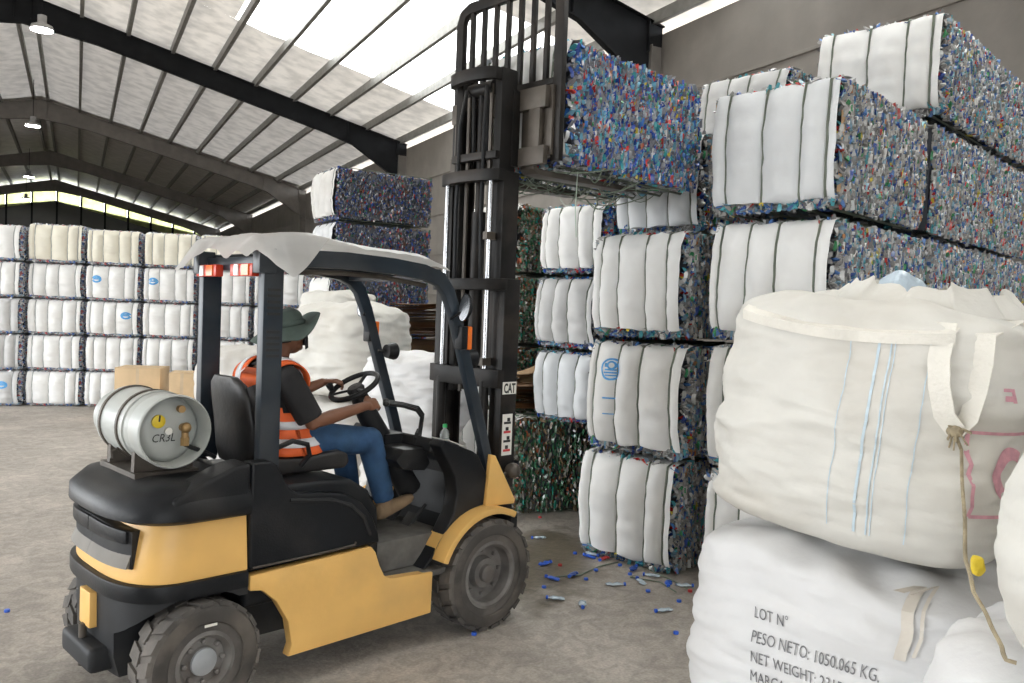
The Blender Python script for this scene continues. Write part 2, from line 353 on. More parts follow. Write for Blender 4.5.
def bottle_mass(seed, pal, nside=1500, ntop=420, fringe=620):
    """core block plus crushed bottles and caps on its sides, one mesh with a colour per bottle"""
    rg = np.random.default_rng(seed); V = []; F = []; C = []
    cols = np.array([c for c, _ in PAL[pal]]); wt = np.array([x for _, x in PAL[pal]], float); wt /= wt.sum()
    hx, hy = BL/2-.03, BW/2-.035
    def chip(c, nrm, up, ln, wd, th, colr):
        c = np.array(c); nrm = np.array(nrm, float); up = np.array(up, float)
        up = up+rg.normal(0,.28,3); up -= nrm*up.dot(nrm); up /= np.linalg.norm(up)
        nrm = nrm+rg.normal(0,.22,3); nrm /= np.linalg.norm(nrm); sd = np.cross(up, nrm)
        n0 = len(V)
        # crushed bottle: bent hexagonal lozenge with a raised crease
        prof = [(-1,.45),(-.35,1),(.4,.9),(1,.35)]
        for h, k in prof:
            j = rg.normal(0,.12,3)
            p = c+up*ln*(h+j[0]*.4)
            V.append(tuple(p-sd*wd*(k+j[1])-nrm*th*.6)); V.append(tuple(p+nrm*th*(.75+.5*rg.random())+sd*wd*j[2]*2)); V.append(tuple(p+sd*wd*(k-j[1])-nrm*th*.6))
        for i in range(3):
            a = n0+i*3; F.append((a,a+1,a+4,a+3)); F.append((a+1,a+2,a+5,a+4)); C.extend([colr]*2)
        F.append((n0,n0+2,n0+1)); F.append((n0+9,n0+10,n0+11)); C.extend([colr]*2)
    def pick():
        c = cols[rg.choice(len(cols), p=wt)]; return tuple(np.clip(c*(.75+.5*rg.random()),0,1))
    # core
    n0 = len(V)
    for z in (.03,BH-.03):
        for x in (-hx,hx):
            for y in (-hy,hy): V.append((x,y,z))
    for q in [(0,1,3,2),(4,6,7,5),(0,4,5,1),(2,3,7,6),(0,2,6,4),(1,5,7,3)]: F.append(tuple(n0+i for i in q)); C.append((.10,.11,.13))
    def side(n, sgn):
        for _ in range(n):
            x = rg.uniform(-BL/2+.02, BL/2-.02); z = rg.uniform(.025, BH-.02); b = .022*math.sin(math.pi*z/BH)
            big = rg.random() < .35
            chip((x, sgn*(BW/2-.025+b+rg.uniform(-.014,.014)), z), (0,sgn,0), (.05*rg.normal(),0,1), rg.uniform(.018,.040) if big else rg.uniform(.009,.022), rg.uniform(.010,.019) if big else rg.uniform(.006,.013), rg.uniform(.006,.018), pick())
    side(nside, -1); side(nside//3, 1)
    for _ in range(ntop):
        chip((rg.uniform(-hx,hx), rg.uniform(-hy,hy), BH-.025+rg.uniform(-.01,.012)), (0,0,1), (rg.normal(),rg.normal(),0), rg.uniform(.02,.05), rg.uniform(.01,.025), rg.uniform(.008,.022), pick())
    for _ in range(fringe):   # fringe under the front cover and at its ends
        e = int(rg.choice(4, p=(.4,.12,.24,.24)))
        if e == 0: c = (-BL/2+rg.uniform(-.055,.01), rg.uniform(-hy,hy), rg.uniform(.0,.06)+.015)
        elif e == 1: c = (-BL/2+rg.uniform(-.03,.05), rg.uniform(-hy,hy), BH-rg.uniform(.006,.035))
        elif e == 2: c = (-BL/2+rg.uniform(-.045,.05), -BW/2+rg.uniform(0,.05), rg.uniform(.03,BH-.03))
        else: c = (-BL/2+rg.uniform(-.045,.05), BW/2-rg.uniform(0,.05), rg.uniform(.03,BH-.03))
        chip(c, (-1,0,0), (0,rg.normal(),rg.normal()), rg.uniform(.02,.04), rg.uniform(.01,.02), rg.uniform(.01,.02), pick())
    for _ in range(60):
        c = (rg.uniform(-hx,hx), rg.uniform(-hy,hy), .028); chip(c, (0,0,-1), (rg.normal(),rg.normal(),0), .04, .02, .012, pick())
    me = bpy.data.meshes.new('bottle_mass'); me.from_pydata(V, [], F); me.shade_smooth(); me.set_sharp_from_angle(angle=R_(25))
    at = me.color_attributes.new('Col', 'FLOAT_COLOR', 'CORNER'); arr = []
    for p, c in zip(me.polygons, C): arr += [*c,1.]*p.loop_total
    at.data.foreach_set('color', arr); me.materials.append(M_pet); return me
def front_x(y, z, ys, seed, amp=.08):
    zz = abs(2*z/BH-1); e = [-BW/2]+list(ys)+[BW/2]
    for a, b in zip(e[:-1], e[1:]):
        if a <= y <= b+1e-9: t = (y-a)/(b-a); break
    w = b-a; edge = (a == -BW/2 or b == BW/2)
    s = max(0,math.sin(math.pi*min(1,max(0,t))))**.55
    return -BL/2-.015-.05*(1-zz**3)-amp*min(1,w/.2)*s*(1-.85*zz**7)-.007*nz3((y,z,0),9,seed)-.016*nz3((y*.6,z*2.2,0),5,seed+3)-.03*nz3((y,z,1),2.2,seed+8)
def cover_mesh(seed, ys, tear=.012):
    mb = MB(); nu = 72; nv = 26; rows = nv+6
    def fn(u, v):
        y = -BW/2+BW*u; j = v*rows; y2 = y = y*.955
        zl = .058+.022*nz3((y,seed,0),5)
        if j < 3: z = zl; back = (3-j)/3*.03
        elif j > nv+3: z = BH-.015; back = (j-nv-3)/3*.14
        else: z = zl+(BH-.015-zl)*(j-3)/nv; back = 0
        if u in (0.,1.): y2 = y*(1+tear*(nz3((z,seed,0),6)+.4)); 
        x = front_x(y, z, ys, seed); zz = abs(2*z/BH-1)
        if back: 
            x += back+.03; z += (.022*math.sin(math.pi*min(1,abs(u-.5)*0+.5)) if z > .5 else -.004)+.012*nz3((y,back,1),10,seed)
        z2 = z + (.014*nz3((y,0,seed),7) if zz > .8 else 0)
        return (x, y2, max(z2,.004))
    mb.grid(fn, nu, rows); return mb.mesh('front_cover', smooth=60)
def strap_mesh(y, ys, seed):
    pts = [(front_x(y, z, ys, seed)-.018, y+.004*math.sin(5*z+seed), z) for z in np.linspace(.02, BH-.02, 12)]
    pts += [(-BL/2+.06, y, BH+.012), (0, y, BH+.014), (BL/2-.03, y, BH+.01), (BL/2+.01, y, BH-.03), (BL/2+.01, y, .04), (BL/2-.03, y, .008), (-BL/2+.04, y, .008)]
    return MB().tube(pts, .0088, 6, closed=True, asp=.8).mesh('strap')
YS = [(-.37,-.20,.07,.34),(-.30,-.10,.17,.36),(-.36,-.13,.11,.31),(-.34,-.06,.15,.37)]
COV = [cover_mesh(3+7*i, YS[i]) for i in range(4)]
STR = [[strap_mesh(y, YS[i], 3+7*i) for y in YS[i]] for i in range(4)]
MASS = {'mix':[bottle_mass(11,'mix',4200), bottle_mass(12,'mix',4200)], 'vivid':[bottle_mass(21,'vivid',4600)], 'dark':[bottle_mass(31,'dark',1500)], 'green':[bottle_mass(41,'green',2200)], 'far':[bottle_mass(51,'far',900,120,fringe=420)], 'bare':[bottle_mass(61,'mix',4200,fringe=0)]}
bn = [0]
def bale(label, loc, pal='mix', rz=0., size=(BL,BW,BH), group=None, cover=None, grey=False, cat='bale', var=None, bare=False, strap=None):
    i = bn[0]; bn[0] += 1; v = i % 4 if var is None else var
    t = thing('bottle_bale', label, cat, loc, rz, group, (size[0]/BL, size[1]/BW, size[2]/BH))
    ms = MASS['bare' if bare else pal]; stuff(obj('bottle_mass', ms[i % len(ms)], None, t))
    if bare: return t
    o = obj('front_cover', COV[v], None, t)
    if not COV[v].materials: COV[v].materials.append(M_sack)
    o.material_slots[0].link = 'OBJECT'; o.material_slots[0].material = M_sackg if grey else (cover or (M_sack, M_sackc, M_sack, M_sackb, M_sackc)[i % 5])
    for sm in STR[v]:
        if not sm.materials: sm.materials.append(M_strap)
        o = obj('strap', sm, None, t)
        if strap: o.material_slots[0].link = 'OBJECT'; o.material_slots[0].material = strap
    return t
def bx(face, yc, z, L=BL): return (face+L/2, yc, z)
G1 = 'white-fronted bottle bales stacked on the right'
jit = lambda s=.012: random.uniform(-s, s)
# column beside the forklift wheel (face at x = 5.33)
bale('white-fronted bottle bale on the floor, bottom of the stack right of the forklift wheel', bx(5.33,3.95,0), rz=R_(1), group=G1, var=0, size=(BL,.90,.84))
balA2 = bale('white-fronted bale with a round blue emblem, second in the stack right of the forklift', bx(5.34,3.90,.88), rz=R_(0), group=G1, var=3, size=(BL,.93,.86))
bale('white-fronted bale directly below the raised bale, third in its stack', bx(5.33,3.90,1.80), rz=R_(-1), group=G1, var=1, size=(BL,.88,.81))
bale('white bale mostly hidden behind the raised bale, fourth and top in its stack', bx(5.88,4.14,2.67), rz=R_(0), group=G1, var=2, size=(BL,.86,.80))
bale('grey-topped white bale peeping over the right end of the raised bale', bx(6.75,3.85,3.50), rz=R_(-2), group=G1, var=3, size=(BL,.9,.66), grey=True)
# column with the bright white bale (second from the left on the right side)
for k, (z, h, f, lb) in enumerate([(0,.85,5.36,'white-edged bottle bale on the floor, just left of the lower bulk bag'),(.90,.87,5.34,'bottle bale just left of the upper bulk bag, second from the floor'),(1.82,.83,5.34,'white-fronted bale directly behind and above the upper bulk bag'),(2.71,.86,5.30,'large bright white bale with brown cardboard edge at upper right')]):
    t = bale(lb, bx(f,2.77+.01*k,z), rz=R_((0,.5,-1,.5)[k]), group=G1, var=(1,2,3,0)[k], size=(BL,.92,h))
    if k == 3: balC4 = t
for d, f in ((2,6.925),(3,8.465)):
    for k in range(4):
        bale('bottle side behind the bulk bags, %s bale up, %s bale from the front' % (('first','second','third','fourth')[k], ('','','middle','last')[d]), bx(f if k < 3 else f-.055,2.76+jit(),.01+.895*k), rz=R_(jit(.6)), group=G1, size=(BL-.02,.9,.86), bare=True)
bale('top right white bale with a green strap, highest on the stack', bx(6.96,2.80,3.63), rz=R_(1), group=G1, var=0, size=(BL,1.0,.80))
bale('bottle bale at the upper right corner behind the highest white bale', bx(8.60,2.78,3.62), rz=R_(-1), group=G1, bare=True, size=(BL,.95,.78))
for k in range(4):
    bale('bale in the hidden middle row right of the raised bale, %s from the floor' % ('lowest','second','third','fourth')[k], bx(7.06,3.86,.01+.87*k), rz=R_(jit(1)), group=G1, size=(BL,.88,.83), bare=True) if k < 3 else None
# column left of it, above the green bale
bale('bale of green and brown bottles on the floor behind the forklift mast', (6.57,5.61,0), 'green', R_(-25.5), (BL,.90,.93), 'odd bales behind the mast', var=2)
for k, (z, h) in enumerate(((.97,.63),(1.65,.64),(2.34,.62))):
    bale('bulging %s bale right of the mast, %s' % (('pale','stained white','pale')[k], ('just above the green bale','in the middle of its stack','under the forks')[k]), bx(5.78+.03*k,5.02+.02*k,z), 'vivid', R_((2,-2,1)[k]), (BL,.76,h), 'small bales behind the mast', var=(2,3,1)[k], grey=(k==1))
for k in range(4):
    bale('dark bottle bale partly hidden by the mast, %s from the floor' % ('lowest','second','third','fourth')[k], bx(6.56+jit(.03),6.9,.01+.8*k), 'green', R_(jit(2)), (BL,.9,.75), 'bales hidden by the mast')
# stack behind the driver
for k in range(5):
    bale('dark blue bottle bale behind the forklift roof, %s' % ('on the floor','second from the floor','third, seen through the cab','fourth, just above the cab roof','topmost of its stack')[k], (7.66+jit(.03),10.85,.01+.81*k), 'dark', R_(-13+jit(2)), (BL,.95,.765), 'blue bales behind the cab')
# far wall of bales across the hall
E0 = Vector((4.234,16.351,0)); ED = Vector((.81,-.588,0)); EN = Vector((.588,.81,0))
M_strapf = mat('strap_pale_grey', (.36,.37,.37), .5)
M_far = [None, mat('woven_sack_cream', (.80,.77,.66), .62, var=.06, scale=4, bump=.25, bscale=9, dirt=(.55,.5,.4), dscale=2, damt=.4)]
CN = ('leftmost','second','third','fourth','fifth','sixth'); RN = ('bottom','second','third','fourth','top'); far = {}
for c in range(6):
    s0 = -.92+c*.955
    for r in range(5):
        h = .606 if r < 4 else (.605 if c != 1 else .66)
        p = E0+ED*(s0+.45)+EN*(BL/2+(.0 if c else -.12)+jit(.02)); 
        far[c,r] = bale('white bale in the far wall of bales, %s column from the left, %s row' % (CN[c], RN[r]), (p.x,p.y,.005+.633*r), 'far', R_(54)+R_(jit(.35)), (BL,.888,h), 'far wall of white bales', strap=M_strapf, cover=M_far[1] if r == 4 and c in (1,2,3,4) else M_sack, grey=(c == 0 and r < 3))
# raised bale on the forks
load = bale('bottle bale raised high on the forklift forks, bottle side in view', bx(4.175,4.11,2.95,1.52), 'vivid', 0, (1.52,.90,.83), var=1)
# emblems printed on covers
def on_cover(root, v, name, pts_faces, y, z, mtl, off=.004):
    V, F = pts_faces; sx = 1
    V2 = [(front_x(max(-BW/2+.005,min(BW/2-.005,y+p[0])), z+p[1], YS[v], 3+7*v)-off, y+p[0], z+p[1]) for p in V]
    mb = MB(); mb.add(V2, F); return mb.build(name, mtl, root, smooth=0)
def ring(r0, r1, n=28, a0=0, a1=2*math.pi):
    V = []; F = []
    for k in range(n+1):
        a = a0+(a1-a0)*k/n; V += [(r0*math.cos(a), r0*math.sin(a)), (r1*math.cos(a), r1*math.sin(a))]
    for k in range(n): F.append((2*k,2*k+1,2*k+3,2*k+2))
    return V, F
def merge(*L):
    V = []; F = []
    for v, f, (dx, dy) in L: n = len(V); V += [(a+dx,b+dy) for a, b in v]; F += [tuple(i+n for i in q) for q in f]
    return V, F
def bar(w_, h_, n=8):
    V = []; F = []
    for k in range(n+1): V += [(-w_/2+w_*k/n,-h_/2), (-w_/2+w_*k/n,h_/2)]
    for k in range(n): F.append((2*k,2*k+1,2*k+3,2*k+2))
    return V, F
embl = merge((*ring(.070,.085),(0,0)), (*ring(.02,.034),(0,.03)), (*bar(.10,.012),(0,-.005)), (*bar(.115,.012),(0,-.027)), (*bar(.09,.010),(0,-.048)), (*bar(.03,.03,2),(-.035,.03)), (*bar(.03,.03,2),(.035,.03)))
lines = merge((*bar(.09,.012),(0,0)), (*bar(.07,.008),(0,-.12)))
on_cover(balA2, 3, 'blue_emblem', embl, .19, .62, M_ink)
on_cover(balA2, 3, 'blue_print', bar(.09,.012), .19, .40, M_ink); on_cover(balA2, 3, 'blue_print', bar(.07,.008), .19, .28, M_ink)
fe = merge((*bar(.2,.16,3),(0,0)),)
for (c, r, y) in ((2,3,.25),(3,3,.27),(2,2,-.25),(0,0,-.2)): on_cover(far[c,r], 0 if False else [k for k in range(4) if far[c,r].children[1].data == COV[k]][0], 'blue_emblem', merge((*ring(.05,.09,20),(0,0)),(*bar(.12,.03,3),(0,0)),(*bar(.16,.025,3),(0,.03))), y, .5, M_ink)
# cardboard liner showing at the edges of the bright bale
m = MB(); m.grid(lambda u, v: (-BL/2-.035+.02*math.sin(3*v)+.03*u, -BW/2+.015-.012*u, .10+.62*v), 2, 10); m.build('cardboard_liner', M_card, balC4)
m = MB(); m.b2((-BL/2-.02,BW/2+.012,.30),(-BL/2+.16,BW/2+.022,.78)); m.build('cardboard_liner', M_card, balC4)
# strapping hanging below the raised bale
M_wire = mat('loose_strapping', (.16,.20,.15), .45, var=.3)
rg = random.Random(5)
m = MB()
for k in range(46):
    x = rg.uniform(-.72,.6); y = rg.uniform(-.42,.42); p = Vector((x,y,-.012)); pts = []
    d = Vector((rg.uniform(-.3,.3), rg.uniform(-.3,.3), 0)); sag = rg.uniform(.02,.10)
    for i in range(7): t = i/6; pts.append(p+d*(t-.5)*2+Vector((0,0,-sag*math.sin(math.pi*t)+.01)))
    m.tube(pts, rg.uniform(.003,.006), 5)
stuff(m.build('loose_strapping', M_wire, load))
m = MB(); m.tube([(-.55,-.30,.01),(-.56,-.30,-.25),(-.55,-.31,-.45)], .004, 5); m.build('hanging_strap', mat('strap_pale', (.5,.6,.5), .5), load)
# ================================================================== bulk bags
M_bag = mat('bulk_bag_weave', (.69,.675,.63), .62, var=.06, scale=3, bump=.35, bscale=9, dirt=(.47,.42,.35), dscale=1.7, damt=.5)
M_bag2 = mat('bulk_bag_weave_clean', (.72,.72,.725), .62, var=.05, scale=3, bump=.35, bscale=9, dirt=(.66,.63,.60), dscale=2.4, damt=.3)
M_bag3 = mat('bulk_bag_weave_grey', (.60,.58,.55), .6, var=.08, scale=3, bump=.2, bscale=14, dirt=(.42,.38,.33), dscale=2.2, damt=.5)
M_web = mat('bag_webbing', (.80,.77,.70), .7, var=.06, scale=8, bump=.3, bscale=60)
M_tan = mat('bag_tie_tape', (.72,.67,.60), .7, var=.1)
M_rope = mat('brown_twine', (.36,.30,.20), .8, var=.25, scale=20, bump=.5, bscale=90)
M_print = mat('grey_stencil_ink', (.20,.20,.21), .7, var=.35, scale=30)
M_pink = mat('faded_red_ink', (.66,.34,.40), .7, var=.15, scale=30)
M_stripe = mat('blue_weave_stripe', (.58,.70,.78), .65, var=.1, scale=30)
M_clear = mat('clear_blue_plastic', (.62,.74,.84), .12, var=.15, scale=7, spec=.8, bump=.6, bscale=10, alpha=.75)
def bag_mesh(W, D, Hh, seed, bulge=.10, sag=.0, top=.75, bot=.8, wr=.012, lean=(0,0), n=96, m=60, sq=4.2, topfn=None):
    """rounded-square sack: W across y, D across x, wrinkled"""
    rings = []
    for i in range(m+1):
        t = i/m
        if t < .10: k = bot+(1-bot)*math.sin(t/.10*math.pi/2); z = Hh*.10*(1-math.cos(t/.10*math.pi/2))*.9
        elif t < .84: k = 1; z = Hh*(.09+(t-.10)/.74*.81)
        else:
            s = (t-.84)/.16; k = top*0+(1-s**2.2*(1-.02)); z = Hh*(.90+.10*math.sin(s*math.pi/2))
        zz = z/Hh; k *= 1+bulge*math.sin(math.pi*min(1,zz*1.02))**.8-.5*bulge
        row = []
        for j in range(n):
            a = 2*math.pi*j/n; c, s_ = math.cos(a), math.sin(a); rr = (abs(c)**sq+abs(s_)**sq)**(-1/sq)
            x, y = rr*c*k, rr*s_*k
            fold = wr*(nz3((a*1.6,zz*9,0),1,seed)+.7*nz3((x*2.2,y*2.2,zz*7),1.3,seed+5)+.5*nz3((x*3,y*3,zz*16),1.6,seed+9)+.45*abs(nz3((a*2.5+zz*3,zz*6,1),1.7,seed+14)))
            big = .03*nz3((x,y,zz*1.6),1.1,seed+2)
            g = 1+(fold*2+big)
            X = x*D/2*g+lean[0]*zz; Y = y*W/2*g+lean[1]*zz
            Z = z+(.05*nz3((x*1.4,y*1.4,0),1.2,seed+4)+.03*nz3((x*4,y*4,1),1,seed+6))*max(0,(zz-.55)/.45)*min(1,1)
            if topfn: Z += topfn(X, Y, zz)
            row.append((X, Y, max(Z,0.001) if sag == 0 else Z))
        rings.append(row)
    mb = MB(); mb.loft(rings); return mb
def bag(name, label, loc, W, D, Hh, seed, m_=None, rz=0, group='bulk bags', **k):
    t = thing(name, label, 'bag', loc, rz, group); mb = bag_mesh(W, D, Hh, seed, **k)
    o = mb.build('sack', m_ or M_bag, t, smooth=0); o.data.shade_smooth()
    return t, o
def project(me_obj, fn_pts, faces, name, m_, parent, direction, off=.004):
    """lay flat print or tape on the sack: each point is cast onto the sack along direction (local space)"""
    bm = bmesh.new(); bm.from_mesh(me_obj.data); bvh = BVHTree.FromBMesh(bm); bm.free(); d = Vector(direction); V = []
    for p in fn_pts:
        h = bvh.ray_cast(Vector(p)-d*3, d); q = h[0] if h[0] is not None else Vector(p); V.append(q-d*off)
    mb = MB(); mb.add(V, faces); return mb.build(name, m_, parent, smooth=0)
def ribbon(path, wd, side, nsub=1):
    V = []; F = []; side = Vector(side)
    for p in path: V += [Vector(p)-side*wd/2, Vector(p)+side*wd/2]
    for k in range(len(path)-1): F.append((2*k,2*k+1,2*k+3,2*k+2))
    return V, F
# lower bag with the stencilled text; front face looks towards -X
lowT, lowO = bag('bulk_bag', 'white bulk bag with grey stencilled weight text, standing on the floor', (3.70,1.46,0), 1.20, 1.06, 1.07, 3, M_bag2, group='bulk bags in front', bulge=.12, wr=.015, n=150, m=90, topfn=lambda X, Y, zz: -.16*max(0,-Y+.25)*max(0,zz-.5)*1.4)
def stencil(txt, y0, z0, size, sx=.68):
    x = 0
    for wd in txt.split(' '):
        me = text_mesh(wd, size); w_ = max(v.co.x for v in me.vertices)
        V = [(-.6, y0-(x+v.co.x)*sx, z0+v.co.y) for v in me.vertices]; F = [tuple(p.vertices) for p in me.polygons]
        project(lowO, V, F, 'stencil_text', M_print, lowT, (1,0,0), .005); x += w_+size*.33
TX = .20
for tx_, z_ in (('LOT N°',.725),('PESO NETO: 1050.065 KG.',.628),('NET WEIGHT: 2315 LBS',.543),('MARCA',.462)): stencil(tx_, TX, z_, .067)
# tie tapes hanging down its front
for (y, L) in ((-.385,.27),(-.43,.25)):
    V, F = ribbon([(-.6, y+.006*math.sin(k*.9), 1.0-L*k/8) for k in range(9)], .040 if L > .26 else .012, (0,1,0)); project(lowO, V, F, 'tie_tape', M_tan, lowT, (1,0,0), .012)
# upper bag
def lump(X, Y, zz): return (.06*max(0,(X+.2))*max(0,zz-.6)*3-.10*max(0,Y-.2)*max(0,zz-.6)*2.0)
upT, upO = bag('bulk_bag', 'dirty white bulk bag with blue weave stripes on top of the stencilled bag', (3.72,1.44,1.075), 1.17, 1.10, 1.0, 8, M_bag, group='bulk bags in front', bulge=.10, wr=.019, sq=3.6, topfn=lump, n=150, m=90)
upT.rotation_euler = (R_(4.5),0,0)
for y, wd in ((-.20,.006),(-.215,.004),(-.155,.010),(-.05,.004),(-.335,.004)):
    V, F = ribbon([(-.6, y, .10+.76*k/30) for k in range(31)], wd, (0,1,0)); project(upO, V, F, 'blue_stripe', M_stripe, upT, (1,0,0), .003)
# top hem and lifting loop at the near corner
def surf_path(o, pts, d): 
    bm = bmesh.new(); bm.from_mesh(o.data); bvh = BVHTree.FromBMesh(bm); bm.free(); out = []
    for p in pts:
        h = bvh.ray_cast(Vector(p)-Vector(d)*3, Vector(d)); out.append(h[0] if h[0] is not None else Vector(p))
    return out
hem = surf_path(upO, [(-.6, .45-.86*k/30, .885-.035*math.sin(k/30*3.1)) for k in range(31)], (1,0,0))
m = MB(); V = []; F = []
for k, p in enumerate(hem): V += [p+Vector((-.014,0,-.028)), p+Vector((-.022,0,.012)), p+Vector((.02,0,.034))]
for k in range(30): F += [(3*k,3*k+1,3*k+4,3*k+3), (3*k+1,3*k+2,3*k+5,3*k+4)]
m.add(V, F); m.build('top_hem', M_web, upT)
def strapband(mb, path, side, wd, th=.006):
    side = Vector(side).normalized(); r = []
    for k, p in enumerate(path):
        t = (Vector(path[min(k+1,len(path)-1)])-Vector(path[max(k-1,0)])).normalized(); sd = (side-t*side.dot(t)).normalized(); nr = t.cross(sd)
        p = Vector(p); r.append([p-sd*wd/2-nr*th/2, p+sd*wd/2-nr*th/2, p+sd*wd/2+nr*th/2, p-sd*wd/2+nr*th/2])
    mb.loft(r)
cy = -.42
lp1 = surf_path(upO, [(-.6,cy+.055,.93),(-.6,cy+.05,.80),(-.6,cy+.035,.70),(-.6,cy+.01,.60),(-.6,cy-.03,.55)], (1,0,0))
lp2 = surf_path(upO, [(-.6,cy-.03,.55),(-.6,cy-.06,.60),(-.6,cy-.07,.70),(-.6,cy-.075,.80),(-.6,cy-.07,.90),(-.6,cy-.06,.96)], (1,0,0))
m = MB(); strapband(m, [p+Vector((-.018,0,0)) for p in lp1], (0,1,0), .075); m.build('lifting_loop', M_web, upT)
m = MB(); strapband(m, [p+Vector((-.026,0,0)) for p in lp2], (0,1,0), .065); m.build('lifting_loop', M_web, upT)
# pink logo on the right-hand side of the upper bag
lg = [];
V, F = merge((*bar(.30,.012,12),(0,.15)), (*bar(.30,.012,12),(0,-.15)), (*ring(.055,.10,30,.9,5.4),(.02,0)))
for s in (-1,1):
    n = len(V); V += [(s*.15-.006,-.15+.3*k/8) for k in range(9)]+[(s*.15+.006,-.15+.3*k/8) for k in range(9)]; F += [(n+k,n+k+9,n+k+10,n+k+1) for k in range(8)]
project(upO, [(-.33+p[0], -.6, .40+p[1]) for p in V], F, 'red_logo', M_pink, upT, (0,1,0), .004)
V, F = merge((*bar(.05,.02,3),(0,0)), (*bar(.02,.05,3),(.02,.01)), (*bar(.04,.012,3),(-.01,.03)))
project(upO, [(-.36+p[0], -.6, .68+p[1]) for p in V], F, 'red_logo', M_pink, upT, (0,1,0), .004)
# gathered mouth of the upper bag at its back right
m = MB()
m.grid(lambda u, v: (.05+.42*math.cos(2*math.pi*u)*(1-.25*v)+.02*math.sin(11*2*math.pi*u), -.10+.40*math.sin(2*math.pi*u)*(1-.25*v)+.02*math.cos(13*2*math.pi*u), .96+.10*v*(1+.18*math.sin(5*2*math.pi*u+1)+.12*math.sin(17*2*math.pi*u))), 90, 5); m.build('gathered_mouth', M_bag, upT, smooth=0).data.shade_smooth()
# twine from the loop down to the front bags
kx = upT.location+Matrix.Rotation(R_(4.5),3,'X') @ (lp1[-1]+Vector((-.03,0,0)))
def at(px, py, dep): d = pixray(px, py); return Vector((0,0,CAM_H))+d*dep
t = thing('twine', 'brown twine knotted to the lifting loop and trailing over the lower right bag', 'twine', kx)
m = MB(); rr = random.Random(3)
for k in range(16):
    d = Vector((rr.uniform(-.02,.01), rr.uniform(-.06,.03), rr.uniform(-.07,.02))); m.tube([(rr.uniform(-.01,.01),rr.uniform(-.02,.02),0), d*.5+Vector((0,0,.01)), d], .0035, 5)
m.ell((0,0,0), (.02,.03,.022), 10, 6); m.build('knot', M_rope, t)
# neighbouring bags at the right edge, nearer the camera
rbT, rbO = bag('bulk_bag', 'white sack cut off by the lower right corner of the picture', (3.08,.40,0), .96, .96, 1.02, 21, M_bag2, group='bulk bags in front', bulge=.16, wr=.009)
ruT, ruO = bag('bulk_bag', 'cream sack cut off by the right edge, on top of another sack', (2.95,.16,1.03), .94, .94, .68, 27, M_bag, group='bulk bags in front', bulge=.22, wr=.010)
wp = [kx.copy(), at(961,450,(kx-Vector((0,0,CAM_H))).dot(_fw)-.01), at(964,510,2.62), at(966,560,2.60), at(974,592,2.50), at(988,618,2.40), at(1001,646,2.32), at(1006,660,2.30), at(1020,664,2.28)]
pp = []
for k in range(len(wp)-1):
    for s in range(5): pp.append(wp[k].lerp(wp[k+1], s/5)-kx+Vector((0,.0015*math.sin(k*5+s),0)))
m = MB(); m.tube(pp, .0065, 6); m.build('strand', M_rope, t)
t = thing('yellow_rag', 'small yellow cloth wedged between the bags under the cream sack', 'rag', at(978,572,2.62))
m = MB(); m.ell((0,0,.02), (.028,.026,.032), 12, 8); m.v = [(x+.012*nz3((x,y,z),25), y+.012*nz3((x,y,z),25,4), z+.012*nz3((x,y,z),25,8)) for x, y, z in m.v]; m.build('cloth', mat('yellow_cloth', (.80,.60,.04), .7), t, smooth=0)
# clear plastic film poking out behind the upper bag
t = thing('plastic_film', 'crumpled clear bluish plastic film behind the upper bulk bag', 'plastic film', (4.66,1.72,1.56))
m = MB(); m.ell((0,0,.25), (.22,.26,.42), 40, 26); m.v = [(x*(1+.35*nz3((x,y,z),4)), y*(1+.3*nz3((x,y,z),5,3)), z*(1+.16*nz3((x,y,z),6,7))) for x, y, z in m.v]; m.build('crumpled_film', M_clear, t, smooth=0)
# ------------------------------------------------------------------ bags and cardboard behind the forklift
G2 = 'slumped sacks behind the forklift'
bag('bulk_bag', 'white bulk bag behind the steering wheel, on top of another sack', (5.14,7.62,1.0), 1.0, 1.0, .98, 33, M_bag, 0.2, G2, wr=.032, bulge=.16)
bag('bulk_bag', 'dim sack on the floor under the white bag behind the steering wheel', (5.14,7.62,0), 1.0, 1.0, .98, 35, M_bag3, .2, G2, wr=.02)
bag('bulk_bag', 'bright white sack seen in front of the mast behind the levers', (5.05,6.32,.72), .86, .86, .80, 37, M_bag2, .5, G2, wr=.034, bulge=.2)
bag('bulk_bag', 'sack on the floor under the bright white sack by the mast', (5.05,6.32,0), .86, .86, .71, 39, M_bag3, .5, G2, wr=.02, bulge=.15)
bag('bulk_bag', 'grey slumped sack left of the driver behind the seat', (4.36,8.52,0), .80, .80, 1.48, 41, M_bag3, .4, G2, wr=.03, bulge=.12)
bag('bulk_bag', 'tall white bag standing just left of the blue bales', (6.12,9.40,1.28), .82, .82, .88, 43, M_bag, .3, G2, wr=.02, bulge=.15)
bag('bulk_bag', 'sack hidden behind the driver, below the tall white bag', (6.12,9.40,0), .84, .84, 1.27, 45, M_bag3, .3, G2, wr=.02)
